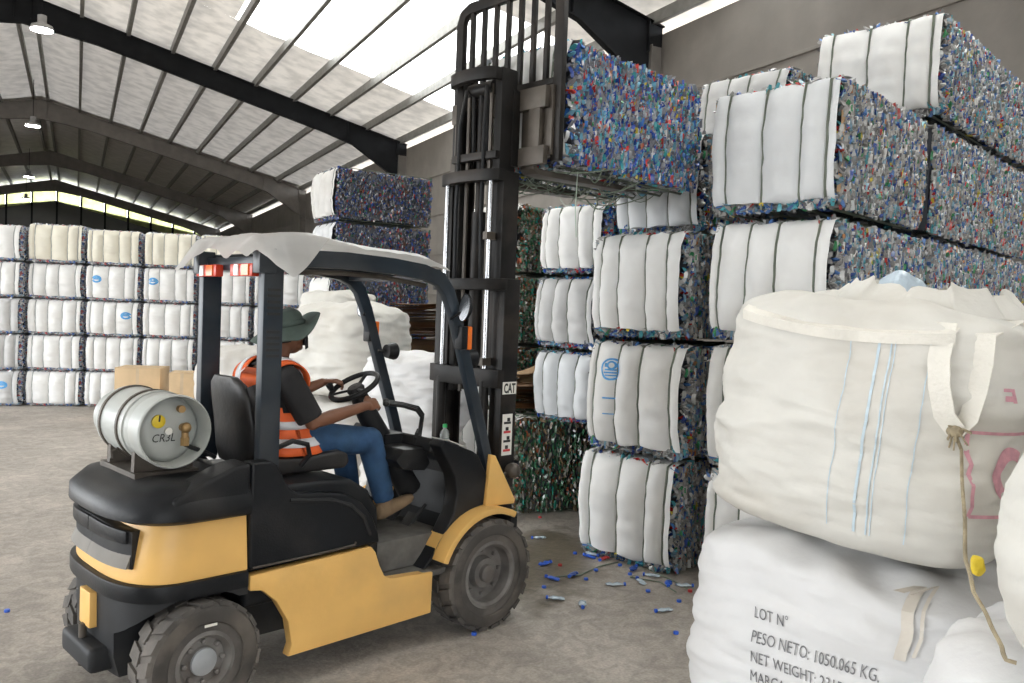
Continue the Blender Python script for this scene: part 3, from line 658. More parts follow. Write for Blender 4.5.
# cardboard pile with fanned sheets
def pile(label, loc, rz, n, sx, sy, th, col, nm='cardboard_pile'):
    t = thing(nm, label, 'cardboard', loc, rz); rr = random.Random(n); z = 0
    for k in range(n):
        up = max(0,(k-n*.45)/n); a = rr.uniform(-.2,.2)
        m = MB(); fx = sx*(.8+.35*rr.random()); fy = sy*(.85+.3*rr.random()); ti = rr.uniform(.0,.20)*up*1.5
        m.grid(lambda u, v: ((u-.5)*fx, (v-.5)*fy, ti*(u**2)*.9+.015*math.sin(4*v+k)), 5, 4)
        V2 = [(x,y,zz+th) for x, y, zz in m.v]; nV = len(m.v); F2 = [tuple(i+nV for i in f) for f in m.f]; m.v += V2; m.f += F2
        # rim
        o = m.build('sheet', col[k % len(col)], t, smooth=0); o.location = (rr.uniform(-.07,.07), rr.uniform(-.07,.07), z+.02); o.rotation_euler = (0,0,a)
        z += th*1.05+.012
CB = [mat('cardboard_rust', (.40,.20,.08), .8), mat('cardboard_dark', (.26,.15,.08), .8), mat('cardboard_tan', (.55,.38,.20), .8), M_card]
pile('fanned pile of flattened brown cardboard seen through the cab', (6.90,8.48,0), R_(-40), 42, .95, .85, .034, CB)
pile('small pile of brown boards on the green bale behind the mast', (6.28,5.93,.965), R_(-25), 8, .5, .42, .03, CB, 'board_pile')
# cardboard boxes before the far bales
M_box = mat('box_tan', (.62,.45,.27), .75, var=.06)
def carton(label, loc, rz, d):
    t = thing('cardboard_box', label, 'box', loc, rz, 'cardboard boxes by the far bales'); m = MB(); m.b2((-d[0]/2,-d[1]/2,0),(d[0]/2,d[1]/2,d[2])); m.build('carton', M_box, t, .01)
    for s in (-1,1): m = MB(); m.b2((-d[0]/2, .004 if s > 0 else -d[1]/2, d[2]+.001),(d[0]/2, d[1]/2 if s > 0 else -.004, d[2]+.006)); m.build('flap', M_box, t)
    m = MB(); m.b2((-d[0]/2-.002,-.025,d[2]*.5),(-d[0]/2+.01,.025,d[2]-.001)); m.build('tape', mat('box_tape', (.55,.42,.28), .3), t)
carton('wide tan cardboard box behind the gas cylinder', (5.32,13.9,0), R_(54), (.6,.70,.83))
carton('tall tan cardboard box left of the cab post', (5.68,13.12,0), R_(58), (.5,.38,.80))
# ------------------------------------------------------------------ litter on the floor
M_cap = [mat('cap_blue', (.03,.12,.62), .35), mat('cap_light', (.35,.58,.78), .3), mat('cap_dark', (.02,.07,.35), .35), mat('cap_red', (.55,.05,.05), .4), mat('cap_white', (.8,.8,.8), .4)]
capm = MB().lathe([(.0155,0),(.0165,.002),(.0165,.013),(.014,.016),(.001,.016)], 16).mesh('cap')
LIT = [(545,565,'b',0),(553,580,'B',0),(573,576,'k',2),(586,580,'c',0),(544,588,'c',0),(556,600,'b',1),(582,606,'b',1),(615,586,'f',1),(641,583,'f',1),(664,612,'b',1),(679,602,'c',0),(676,634,'c',0),(590,558,'b',0),(604,560,'b',3),(620,566,'c',0),(634,570,'b',2),(652,577,'b',1),(668,585,'b',0),(684,587,'b',1),(690,592,'c',3),(539,539,'b',1),(540,518,'c',3),(7,612,'c',0),(596,571,'c',0),(630,575,'c',0),(604,552,'b',1),(575,554,'c',0),(474,635,'c',0),(560,566,'c',3),(648,592,'c',0)]
WH = {'c':'bottle cap','b':'crushed bottle','B':'crushed bottle','k':'crushed bottle','f':'flattened bottle'}
CN2 = ['blue','light blue','dark blue','red','white']
near = ['beside the front tyre','in the damp patch','near the bottom bale','by the foot of the white stack','close to the lower bulk bag']
used = {}
for i, (px, py, kd, ci) in enumerate(LIT):
    d = pixray(px, py); P0 = Vector((0,0,CAM_H))+d*((-CAM_H)/d.z)
    if P0.x > 5.28 and 3.5 < P0.y < 4.42: P0.x = 5.22
    where = 'alone on the open floor at the left edge' if px < 100 else ('under the front tyre' if px < 500 else near[min(4,int((px-535)/32))])
    lb = '%s %s on the floor %s' % (CN2[ci], WH[kd], where); used[lb] = used.get(lb,0)+1
    if used[lb] > 1: lb = '%s %s on floor %s, %s' % (CN2[ci], WH[kd], where, ['','','nearer one','nearest one','lowest one'][min(4,used[lb])])
    if kd == 'c':
        o = obj('litter_piece', capm.copy(), M_cap[ci]); tag(o, lb, 'cap', 'litter on the floor'); o.location = (P0.x,P0.y,.001); o.rotation_euler = (0,0,i)
    else:
        t = thing('crushed_bottle', lb, 'bottle', (P0.x,P0.y,.001), i*1.7, 'litter on the floor'); L = .055 if kd != 'f' else .065
        m = MB(); fl_ = .35 if kd != 'f' else .22
        m.tube([(-L,0,.016),(-L*.6,.006,.02),(-.02,-.006,.016),(.02,.004,.02),(L*.55,0,.019),(L*.8,0,.016),(L,0,.014)], [.018,.026,.020,.027,.022,.011,.009], 10, asp=fl_+.2)
        m.v = [(x,y,max(.001,z*.8)) for x, y, z in m.v]
        m.build('crushed_body', M_clear if ci == 1 else M_cap[ci], t)
        m = MB(); m.lathe([(.013,0),(.013,.014),(.001,.014)], 12, Matrix.Translation((L,0,.014)) @ Matrix.Rotation(R_(90),4,'Y')); m.build('cap', M_cap[0], t)
# loose straps on the floor by the bottom bale
for i, P in enumerate(([(553,577),(580,575),(600,566),(618,562)],[(640,563),(655,573),(672,580),(690,590)],[(630,577),(660,582),(676,592)])):
    pts = []
    for q in P:
        d = pixray(*q); v = Vector((0,0,CAM_H))+d*((.006-CAM_H)/d.z); pts.append(v)
    c = pts[0].copy(); o = MB().tube([p-c for p in pts], .005, 6).build('loose_strap', M_wire); o.location = c
    tag(o, ['pale loose strap lying on the floor left of the bottom bale','loose strap at the foot of the bottom bale, right end','short loose strap below the bottom bale'][i], 'strap', 'loose straps on the floor')
# ================================================================== forklift (local frame: x forward, origin on the floor under the front axle)
FX, FY = 3.49, 4.15
fk = thing('forklift', 'yellow and black gas forklift with raised mast and driver aboard', 'forklift', (FX,FY,0))
M_yel = mat('forklift_yellow', (.82,.49,.15), .42, var=.07, scale=3, dirt=(.42,.27,.12), dscale=2.2, damt=.45, bump=.04, bscale=40)
M_blk = mat('forklift_black_plastic', (.010,.011,.013), .4, spec=.22, var=.3, scale=4, dirt=(.075,.07,.065), dscale=2.5, damt=.4, bump=.08, bscale=120)
M_dkg = mat('counterweight_black', (.02,.021,.023), .6, spec=.3, var=.3, scale=4, dirt=(.10,.085,.07), dscale=2, damt=.45)
M_frm = mat('guard_slate_steel', (.02,.03,.042), .33, spec=.35, var=.2, scale=5, dirt=(.12,.11,.10), dscale=3, damt=.35)
M_mst = mat('mast_greasy_steel', (.012,.011,.0105), .45, spec=.22, metal=0., var=.35, scale=6, dirt=(.06,.045,.035), dscale=3, damt=.5)
M_crg = mat('carriage_worn_steel', (.10,.085,.07), .5, metal=.3, var=.35, scale=5, dirt=(.05,.04,.035), dscale=4, damt=.6)
M_chr = mat('chrome_rod', (.50,.51,.53), .25, metal=1, var=.05)
M_rub = mat('dusty_tyre', (.085,.077,.07), .85, var=.25, scale=6, dirt=(.24,.21,.18), dscale=3, damt=.5, bump=.15, bscale=60)
M_rub2 = mat('dusty_sidewall', (.065,.058,.052), .8, var=.25, scale=8, dirt=(.19,.16,.13), dscale=4, damt=.6)
M_rim = mat('dirty_rim', (.20,.19,.18), .6, metal=.3, var=.3, scale=8, dirt=(.09,.065,.05), dscale=6, damt=.7)
M_hub = mat('hub_cap', (.42,.44,.46), .4, metal=.4, var=.15)
M_vin = mat('seat_vinyl', (.016,.015,.015), .45, var=.3, scale=6, dirt=(.08,.06,.05), dscale=5, damt=.45, bump=.1, bscale=30)
M_flr = mat('dusty_floor_mat', (.13,.125,.115), .8, var=.3, scale=9)
M_org = mat('indicator_orange', (.85,.18,.02), .25)
M_red = mat('tail_lamp_red', (.62,.05,.02), .25); M_lens = mat('lamp_clear', (.75,.72,.68), .15)
M_wht = mat('sticker_white', (.82,.80,.74), .5, var=.03); M_inkk = mat('ink_black', (.02,.02,.02), .5); M_inkr = mat('ink_red', (.6,.05,.05), .5)
def arc(cx, cz, r, a0, a1, n): return [(cx+r*math.cos(R_(a0+(a1-a0)*k/n)), cz+r*math.sin(R_(a0+(a1-a0)*k/n))) for k in range(n+1)]
# --- wheels
def wheel(x, y, r, wd, rim, steer=0, side=-1, nl=22, hubr=.05, deep=.05):
    M = Matrix.Translation((x,y,r)) @ Matrix.Rotation(steer,4,'Z') @ Matrix.Rotation(R_(90),4,'X')   # local +z -> -y (outwards on the near side)
    if side > 0: M = Matrix.Translation((x,y,r)) @ Matrix.Rotation(R_(-90),4,'X')
    h = wd/2; mb = MB()
    prof = [(rim,-h*.8),(rim+.01,-h*.9),(r*.90,-h),(r*.955,-h*.86),(r*.955,h*.86),(r*.90,h),(rim+.06,h*.98),(rim+.055,h*.90),(rim+.01,h*.9),(rim,h*.8)]
    mb.lathe(prof, 48, M, cap=False, close=True)
    for k in range(nl):
        for s in (-1,1):
            a = 2*math.pi*(k+(.5 if s > 0 else 0))/nl; da = math.pi/nl*.66; r0, r1 = r*.93, r
            v = []
            for rr in (r0,r1):
                for (aa, zz) in ((a-da,s*h*1.0),(a+da,s*h*1.0),(a+da+.10,s*h*.08),(a-da+.10,s*h*.08)): v.append(M @ Vector((rr*math.cos(aa), rr*math.sin(aa), zz*(1 if rr < r1 else .95))))
            mb.add(v, [(0,1,2,3),(4,7,6,5),(0,4,5,1),(1,5,6,2),(2,6,7,3),(3,7,4,0)])
    w_ = mb.build('wheel', M_rub, fk, smooth=30)
    mb = MB(); mb.lathe([(r*.90,h+.001),(r*.86,h+.008),(rim+.055,h+.004),(rim+.05,h-.002)], 48, M, cap=False); mb.build('sidewall', M_rub2, w_)
    mb = MB(); mb.lathe([(rim,h*.78),(rim+.012,h*.92),(rim-.006,h*.95),(rim-.02,h*.80),(rim-.028,h*.80-deep),(rim*.52,h*.80-deep*1.15),(rim*.46,h*.80-deep*.5),(.002,h*.80-deep*.5)], 40, M, cap=False); rm = mb.build('rim', M_rim, w_, smooth=35)
    mb = MB(); mb.lathe([(hubr*1.3,h*.80-deep*.55),(hubr*1.25,h*.80-deep*.1),(hubr,h*.80+.002),(hubr*.6,h*.80+.008),(.001,h*.80+.008)], 24, M, cap=False); mb.build('hub_cap', M_hub if hubr > .045 else M_rim, w_)
    mb = MB(); nb = 8
    for k in range(nb):
        a = 2*math.pi*k/nb; mb.lathe([(.013,0),(.013,.018),(.008,.022),(.001,.022)], 6, M @ Matrix.Translation((rim*.70*math.cos(a), rim*.70*math.sin(a), h*.80-deep*1.1)), cap=False)
    stuff(mb.build('lug_nuts', M_rim, w_))
    return w_
wheel(0,-.455,.342,.21,.195,0,-1,20,.042,.07); wheel(0,.455,.342,.21,.195,0,1,20,.042,.07)
wr1 = wheel(-1.80,-.455,.285,.18,.135,R_(4),-1,18,.050,.02); wheel(-1.80,.455,.285,.18,.135,0,1,18,.050,.02)
mb = MB(); mb.b2((-.030,0,0),(.030,.001,.012)); mk = mb.build('tyre_mark', M_wht, wr1); mk.location = (-1.785,-.562,.285+.175)
# --- counterweight (plan outline with round rear corners)
def plan(off=0., xr=-2.14, hw=.50, xf=-1.575, p=3.0, n=14):
    pts = [(xf, -hw-off)]
    for k in range(n+1):
        t = math.pi/2*(1-k/n); ex = 2/p
        pts.append((-1.80-(abs(xr)-1.80+off)*math.cos(t)**ex, -(hw+off)*math.sin(t)**ex))
    m_ = [(x,-y) for x, y in pts[::-1][1:]]
    return pts+m_
def slab(z0, z1, off0, off1=None, xr0=-2.14, xr1=None, xf=-1.575):
    off1 = off0 if off1 is None else off1; xr1 = xr0 if xr1 is None else xr1
    a = plan(off0, xr0, xf=xf); b = plan(off1, xr1, xf=xf); mb = MB(); mb.loft([[(x,y,z0) for x, y in a],[(x,y,z1) for x, y in b]]); return mb
def cut(me, cutters, name, m_, bevel=0):
    t = bpy.data.objects.new('tmp', me); COL.objects.link(t); tmp = []
    for c in cutters:
        o = bpy.data.objects.new('cut', c.mesh('cut', smooth=0)); COL.objects.link(o); tmp.append(o)
        md = t.modifiers.new('b','BOOLEAN'); md.operation = 'DIFFERENCE'; md.object = o; md.solver = 'EXACT'
    dg = bpy.context.evaluated_depsgraph_get(); dg.update(); me2 = bpy.data.meshes.new_from_object(t.evaluated_get(dg))
    for o in tmp+[t]: bpy.data.objects.remove(o)
    me2.shade_smooth(); me2.set_sharp_from_angle(angle=R_(35)); return obj(name, me2, m_, fk)
def cyl(x, z, r, y0, y1, n=40):
    mb = MB(); mb.lathe([(r,0),(r,y1-y0)], n, Matrix.Translation((x,y1,z)) @ Matrix.Rotation(R_(90),4,'X')); return mb
lo = MB(); pr = [(.20,-.03),(.30,-.005),(.60,0.)]
lo.loft([[(x,y,z) for x, y in plan(o, -2.12)] for z, o in pr])
arch = [cyl(-1.80,.27,.335,-.8,-.25), cyl(-1.80,.27,.335,.25,.8)]
b1 = MB(); b1.b2((-1.80,-.8,.1),(-1.4,-.22,.55)); b2_ = MB(); b2_.b2((-1.80,.22,.1),(-1.4,.8,.55))
cut(lo.mesh('counterweight', smooth=0), arch+[b1,b2_], 'counterweight', M_dkg)
slab(.585,.665,.012).build('counterweight_belt', M_blk, fk, .012)
yb = slab(.665,.945,-.004,-.03,-2.13,-2.09).build('rear_body_panel', M_yel, fk, .01)
tp = MB(); tp.loft([[(x,y,z) for x, y in plan(o, xr)] for z, o, xr in ((.935,.0,-2.11),(.955,.022,-2.14),(1.02,.02,-2.14),(1.08,-.015,-2.10),(1.105,-.09,-2.02))]); tp.build('rear_hood', M_blk, fk, .0, smooth=50)
# raised shoulder of the hood towards the post
for s in (-1,1):
    tp = MB(); tp.prism([(-1.577,.94),(-1.577,1.185),(-1.66,1.175),(-1.76,1.135),(-1.86,1.09),(-1.95,1.05),(-1.95,.99),(-1.75,.95)], s*.33, s*(.512 if False else .508)); tp.build('hood_shoulder', M_blk, fk, .02, 3)
# rear lamp recesses in the round corners
def band(th0, th1, z0a, z1a, z0b, z1b, off, n=8):
    q = []; 
    for k in range(n+1):
        t = R_(th0+(th1-th0)*k/n); ex = 2/3.; x = -1.80-(.335+off)*math.cos(t)**ex; y = (.50+off)*math.sin(t)**ex
        u = k/n; q.append((x,y,z0a+(z0b-z0a)*u,z1a+(z1b-z1a)*u))
    return q
for s in (-1,1):
    q = band(0.01,40,.73,.92,.73,.90,-.010); m = MB(); rings = []
    for x, y, z0, z1 in q: rings.append([(x,s*y,z0),(x,s*y,z1),(x+.08,s*y*.9,z1),(x+.08,s*y*.9,z0)])
    m.loft(rings); rc = m.build('lamp_recess', M_dkg, fk)
    q = band(0.01,36,.845,.915,.845,.905,.006); m = MB(); rings = []
    for x, y, z0, z1 in q: rings.append([(x,s*y,z0),(x,s*y,z1),(x+.05,s*y*.92,z1),(x+.05,s*y*.92,z0)])
    m.loft(rings); m.build('lamp_hood', M_blk, rc, .008)
    q = band(0.01,38,.735,.80,.735,.80,.002); m = MB(); rings = []
    for x, y, z0, z1 in q: rings.append([(x-.01,s*y,z0),(x+.015,s*y*.99,z1),(x+.06,s*y*.92,z1),(x+.06,s*y*.92,z0)])
    m.loft(rings); m.build('lamp_ledge', mat('dusty_grey_ledge', (.20,.185,.165), .7), rc)
m = MB(); m.b2((-2.15,-.07,.39),(-2.10,.07,.56)); m.build('rear_plate', M_yel, fk, .008)
m = MB(); m.b2((-2.19,-.20,.22),(-2.02,.20,.335)); tb = m.build('tow_bracket', M_dkg, fk, .03, 3)
m = MB(); m.tube([(-2.155,0,.20),(-2.155,0,.40)], .018, 10); m.build('tow_pin', M_crg, tb)
# --- frame, side panels
m = MB(); m.b2((-1.95,-.21,.20),(.05,.21,.58)); m.b2((-1.2,-.44,.20),(-.44,.44,.40)); m.b2((-1.9,-.36,.235),(-1.7,.36,.335)); m.b2((-.12,-.36,.22),(.12,.36,.44)); m.build('chassis_frame', M_dkg, fk, .01)
PAN = [(-1.565,.635),(-.86,.655)]+[(-.83,.62),(-.80,.54),(-.765,.475),(-.72,.452),(-.42,.43),(-.425,.19),(-1.35,.18)]+[(-1.80+.47*math.cos(R_(a)), .235+.41*math.sin(R_(a))) for a in (0,18,36,50)]+[(-1.565,.56)]
for s in (-1,1):
    m = MB(); m.prism(PAN, s*.44, s*.502); m.build('side_panel', M_yel, fk, .008)
# --- hood under the seat
HD = [(-1.57,.66),(-1.57,1.185),(-1.46,1.18),(-1.43,1.16),(-1.38,1.06),(-1.34,1.02),(-1.30,1.0),(-1.15,.985),(-1.02,.96),(-.92,.90),(-.85,.81),(-.81,.72),(-.80,.665)]
for s in (-1,1): m = MB(); m.prism(HD, s*.40, s*.498); m.build('hood_side_panel', M_blk, fk, .02, 3)
HT = [(-1.57,.66),(-1.57,1.10),(-1.36,1.04),(-1.10,1.035),(-.95,1.02),(-.84,.95),(-.775,.84),(-.76,.70),(-.76,.45),(-1.57,.45)]
m = MB(); m.prism(HT, -.435, .435); m.build('engine_hood', M_blk, fk, .03, 3)
for s in (-1,1):
    m = MB(); m.tube([(-1.36,s*.495,.975),(-1.12,s*.497,.945),(-1.0,s*.497,.90),(-.91,s*.497,.82),(-.87,s*.497,.72)], .012, 8); m.build('hood_trim', M_dkg, fk)
    m = MB(); m.tube([(-1.555,s*.504,.672),(-1.2,s*.504,.676),(-.97,s*.504,.684),(-.965,s*.504,.70)], .006, 6); m.build('panel_edge', M_crg, fk)
# --- floor, cowl and dash
m = MB(); m.b2((-.78,-.49,.40),(-.30,.49,.435)); m.build('step_plate', M_flr, fk, .005)
m = MB(); m.b2((-.77,-.36,.44),(-.22,.36,.615)); m.build('floor_plate', M_flr, fk, .008)
m = MB(); m.add([(-.40,-.42,.436),(-.40,.42,.436),(-.10,.42,.66),(-.10,-.42,.66)], [(0,1,2,3)]); m.add([(-.10,-.42,.66),(-.10,.42,.66),(-.02,.42,1.0),(-.02,-.42,1.0)], [(0,1,2,3)]); m.build('toe_board', M_dkg, fk)
CW = [(-.40,1.16),(-.33,1.19),(-.10,1.10),(-.05,1.07),(.13,.76),(.06,.755),(-.05,.75),(-.16,.72),(-.27,.66),(-.35,.57),(-.41,.45),(-.44,.43),(-.33,.43),(-.27,.52),(-.20,.62),(-.17,.74),(-.17,.86),(-.22,.97),(-.32,1.06)]
CWp = [(-.38,1.15),(-.33,1.185),(-.10,1.10),(-.05,1.07),(.13,.765),(.02,.757),(-.08,.74),(-.17,.71),(-.26,.655),(-.34,.57),(-.40,.46),(-.43,.43),(-.58,.43),(-.50,.52),(-.40,.64),(-.335,.76),(-.32,.88),(-.34,1.0),(-.385,1.08)]
CWs = [(-.36,1.15),(-.33,1.185),(-.10,1.10),(-.05,1.07),(.13,.765),(.02,.757),(-.08,.74),(-.17,.71),(-.26,.655),(-.34,.57),(-.40,.46),(-.46,.436),(-.40,.50),(-.31,.62),(-.235,.74),(-.215,.86),(-.235,.96),(-.30,1.06)]
for s in (-1,1): m = MB(); m.prism(CWs, s*.34, s*.46); m.build('cowl_side', M_blk, fk, .015, 3)
m = MB(); m.prism([(-.36,1.10),(-.34,1.185),(-.10,1.10),(.0,1.0),(.02,.7),(-.02,.7),(-.05,.98),(-.14,1.05)], -.36, .36); dsh = m.build('dash', M_blk, fk, .015, 3)
m = MB(); m.b2((0,0,0),(.12,.17,.004)); o = m.build('paper_note', M_wht, dsh); o.location = (-.29,-.455,1.178); o.rotation_euler = (0,R_(20),0)
for k in range(3):
    m = MB(); y = -.20+.055*k; m.tube([(-.33+.05*k,y,1.08),(-.31+.05*k,y,1.22),(-.30+.05*k,y,1.29),(-.34+.05*k,y,1.335),(-.44+.04*k,y,1.365),(-.56+.04*k,y,1.385)], .0105, 8); m.ell((-.57+.04*k,y,1.386), (.022,.018,.018), 10, 8); m.build('hydraulic_lever', M_blk, fk)
m = MB()
for k in range(3): m.lathe([(.026,0),(.024,.012),(.018,.03),(.022,.035),(.015,.06),(.012,.07)], 14, Matrix.Translation((-.33+.05*k,-.20+.055*k,1.13)))
stuff(m.build('lever_boots', M_dkg, fk))
m = MB(); m.prism([(-.56,1.06),(-.50,1.12),(-.34,1.12),(-.30,1.02),(-.34,.98),(-.5,1.0)], -.30, -.04); m.build('lever_console', M_blk, fk, .012)
# pedals
for y, w_ in ((-.12,.08),(.06,.10)):
    m = MB(); rt = Matrix.Rotation(R_(-50),3,'Y'); m.box((-.33,y,.62), (.16,w_,.015), rt); m.tube([(-.30,y,.60),(-.18,y,.72)], .012, 8); m.build('pedal', M_dkg, fk, .004)
# steering column and wheel
SC = Vector((-.66,.0,1.475)); ax = Vector((-.50,.0,.866)).normalized()   # wheel normal tilted to the driver
Q = Vector((0,0,1)).rotation_difference(ax).to_matrix().to_4x4(); MW = Matrix.Translation(SC) @ Q
m = MB(); m.tube([MW @ Vector((.150*math.cos(2*math.pi*k/36), .150*math.sin(2*math.pi*k/36), 0)) for k in range(36)], .016, 10, closed=True); sw = m.build('steering_wheel', M_blk, fk)
m = MB(); m.lathe([(.045,-.06),(.055,-.02),(.045,.0),(.001,.004)], 20, MW, cap=False)
for a in (20,140,260): m.tube([MW @ Vector((0,0,-.02)), MW @ Vector((.14*math.cos(R_(a)), .14*math.sin(R_(a)), 0))], .013, 8, asp=.6)
m.build('steering_hub', M_blk, sw)
m = MB(); m.lathe([(.016,0),(.02,.02),(.022,.04),(.001,.05)], 14, MW @ Matrix.Translation((-.08,.128,.01))); m.build('spinner_knob', M_blk, sw)
m = MB(); m.tube([MW @ Vector((0,0,-.03)), MW @ Vector((0,0,-.20)), Vector((-.43,0,1.1)), Vector((-.22,0,.8))], [.05,.065,.075,.08], 14); m.b2((-.48,-.08,1.05),(-.34,.08,1.18)); m.build('steering_column', M_blk, fk, 0)
# --- seat
m = MB(); m.prism([(-1.34,1.04),(-.86,1.04),(-.83,1.07),(-.84,1.12),(-.90,1.145),(-1.10,1.125),(-1.34,1.13)], -.23, .23); st = m.build('seat_cushion', M_vin, fk, .03, 3)
bkr = []
for z, x, hw, th in ((1.10,-1.33,.19,.05),(1.16,-1.335,.215,.055),(1.30,-1.35,.22,.05),(1.44,-1.375,.21,.045),(1.52,-1.395,.18,.04),(1.56,-1.41,.12,.025)):
    bkr.append([(x-.06+th*math.cos(2*math.pi*k/20), hw*(abs(math.sin(2*math.pi*k/20))**.6)*(1 if math.sin(2*math.pi*k/20) > 0 else -1), z) for k in range(20)])
m = MB(); m.loft(bkr); bk = m.build('seat_back', M_vin, fk, smooth=70)
for s in (-1,1):
    m = MB(); m.tube([(-1.34,s*.20,1.13),(-1.36,s*.215,1.25),(-1.385,s*.215,1.40),(-1.42,s*.18,1.52)], [.03,.04,.04,.03], 10); m.build('seat_bolster', M_vin, bk)
    m = MB(); m.tube([(-1.36,s*.26,1.12),(-1.34,s*.29,1.20),(-1.24,s*.30,1.235),(-1.15,s*.30,1.21),(-1.13,s*.29,1.15),(-1.17,s*.27,1.09)], .014, 8); m.build('hip_restraint', M_blk, fk)
# --- overhead guard
def gpath(s): return
YG = {-1:(-.36,-.425), 1:(.32,.475)}      # guard legs: narrower at the rear than at the front
for s in (-1,1):
    y = YG[s][0]
    m = MB(); m.loft([[(-1.475, y-.03, z), (-1.365, y-.03, z), (-1.365, y+.03, z), (-1.475, y+.03, z)] for z in (1.08,1.6,2.20)])
    rp = m.build('rear_post', M_frm, fk, .008)
    m = MB(); m.b2((-1.505,y-.036,2.10),(-1.41,y+.036,2.225)); m.build('post_cap', M_frm, rp, .006)
    for grp in (1.90,1.69):
        for k in range(5):
            m = MB(); m.b2((-.036,-.003,-.007),(.036,.003,.007)); o = m.build('louvre_slot', M_inkk, rp); o.location = (-1.42,y+s*.031,grp+.03*k)
    pth = [(-1.42,2.165),(-1.2,2.19),(-1.0,2.195),(-.70,2.185),(-.50,2.165),(-.385,2.13),(-.32,2.06),(-.265,1.94),(-.19,1.72),(-.01,1.2),(.115,.80)]
    rings = []
    for k, (x, z) in enumerate(pth):
        a, b = pth[max(0,k-1)], pth[min(len(pth)-1,k+1)]; t = Vector((b[0]-a[0],0,b[1]-a[1])).normalized(); nr = Vector((-t.z,0,t.x)); h = .045 if k < 6 else .040-.008*(k-6)/4
        p = Vector((x,YG[s][0]+(YG[s][1]-YG[s][0])*min(1,k/5),z)); rings.append([p+nr*h+Vector((0,-.028,0)), p+nr*h+Vector((0,.028,0)), p-nr*h+Vector((0,.028,0)), p-nr*h+Vector((0,-.028,0))])
    m = MB(); m.loft(rings); m.build('guard_rail', M_frm, fk, .01)
for x, ya, yb_ in ((-1.42,-.36,.32),(-.40,-.42,.47)):
    m = MB(); m.b2((x-.035,ya,2.12),(x+.035,yb_,2.19)); m.build('guard_crossbar', M_frm, fk, .008)
for k in range(6):
    t = (k+.5)/6; y0, y1 = -.36+.68*t, -.42+.89*t; m = MB(); m.tube([(-1.40,y0,2.175),(-.42,y1,2.165)], .018, 4); m.build('roof_bar', M_frm, fk)
# beaded cable under the roof
m = MB(); m.tube([(-1.25,-.32,2.12),(-1.0,-.33,2.13),(-.75,-.35,2.125),(-.45,-.38,2.09)], .014, 8); m.build('roof_cable', M_crg, fk)
# tail lamps on the rear crossbar
for y, n_ in ((.21,0),(-.19,1)):
    m = MB(); m.b2((-1.50,y-.12,2.085),(-1.455,y+.12,2.15)); tl = m.build('tail_lamp', M_red, fk, .008)
    m = MB(); m.b2((-1.507,y+.02,2.09),(-1.50,y+.06,2.145)); m.build('lamp_lens', M_lens, tl)
    m = MB(); m.b2((-1.507,y-.09,2.09),(-1.50,y-.02,2.145)); m.build('lamp_lens', M_org, tl)
# mirrors and indicators on the front posts
for s in (-1,1):
    y = s*.47
    m = MB(); m.tube([(-.30,s*.44,1.90),(-.26,y+s*.03,1.95)], .009, 6); m.build('mirror_arm', M_blk, fk)
    m = MB(); M_ = Matrix.Translation((-.255,y+s*.05,1.97)) @ Matrix.Rotation(R_(-80),4,'Y') @ Matrix.Diagonal((1.35,.75,1,1)); m.lathe([(.001,-.03),(.045,-.025),(.062,.0),(.064,.012)], 20, M_, cap=False); mr = m.build('mirror', M_blk, fk)
    m = MB(); m.lathe([(.001,.011),(.060,.011)], 20, M_, cap=False); m.build('mirror_glass', M_chr, mr)
    m = MB(); m.b2((-.25,y-.02,1.72),(-.20,y+.05,1.86)); iv = m.build('indicator', M_blk, fk, .01)
    m = MB(); m.b2((-.20,y-.02,1.72),(-.165,y+.055,1.86)); m.build('indicator_lens', M_org, iv, .01)
    m = MB(); m.lathe([(.045,-.04),(.06,.02),(.058,.03),(.001,.035)], 16, Matrix.Translation((-.10,s*.40,1.66)) @ Matrix.Rotation(R_(90),4,'Y')); hl = m.build('work_lamp', M_blk, fk)
    m = MB(); m.tube([(-.15,s*.41,1.66),(-.19,s*.425,1.66)], .012, 6); m.build('lamp_bracket', M_blk, hl)
    # --- front fenders
    o_ = arc(0,.33,.425,158,62,16); i_ = arc(0,.33,.385,62,158,16)
    m = MB(); m.prism(o_+i_, s*.34, s*.565); m.build('front_fender', M_yel, fk, .008)
    m = MB(); m.prism([(.0,.75),(.25,.735),(.255,.765),(.07,1.06),(.03,1.07)], s*.455, s*.485); m.build('fender_gusset', M_yel, fk, .006)
    m = MB(); m.b2((.16,s*.30,.60),(.22,s*.55,.70)); m.build('fender_lip', M_blk, fk, .01)
# --- mast: three nested stages of channels
def rail(y, s, x0, z0, z1, d=.14, w_=.055, t=.018):
    m = MB()
    m.b2((x0, y-t/2 if s else y, z0),(x0+d, y+t/2, z1))
    yi = y-s*w_
    m.b2((x0, min(y,yi), z0),(x0+t, max(y,yi), z1)); m.b2((x0+d-t, min(y,yi), z0),(x0+d, max(y,yi), z1)); return m
for (hw, z0, z1, nm, xo) in ((.335,.12,2.17,'outer_mast_rail',0),(.275,.72,2.87,'middle_mast_rail',.012),(.215,1.40,3.55,'inner_mast_rail',.024)):
    for s in (-1,1): rail(s*hw, s, .235+xo, z0, z1).build(nm, M_mst, fk, .004)
def bow(z, hw, h, nm, x=.235, b=.07, col=M_mst):
    m = MB(); rings = []
    for k in range(13):
        t = k/12; y = -hw+2*hw*t; xx = x-b*math.sin(math.pi*t)**.6; rings.append([(xx-.035,y,z-h/2),(xx+.02,y,z-h/2),(xx+.02,y,z+h/2),(xx-.035,y,z+h/2)])
    m.loft(rings); return m.build(nm, col, fk, .004)
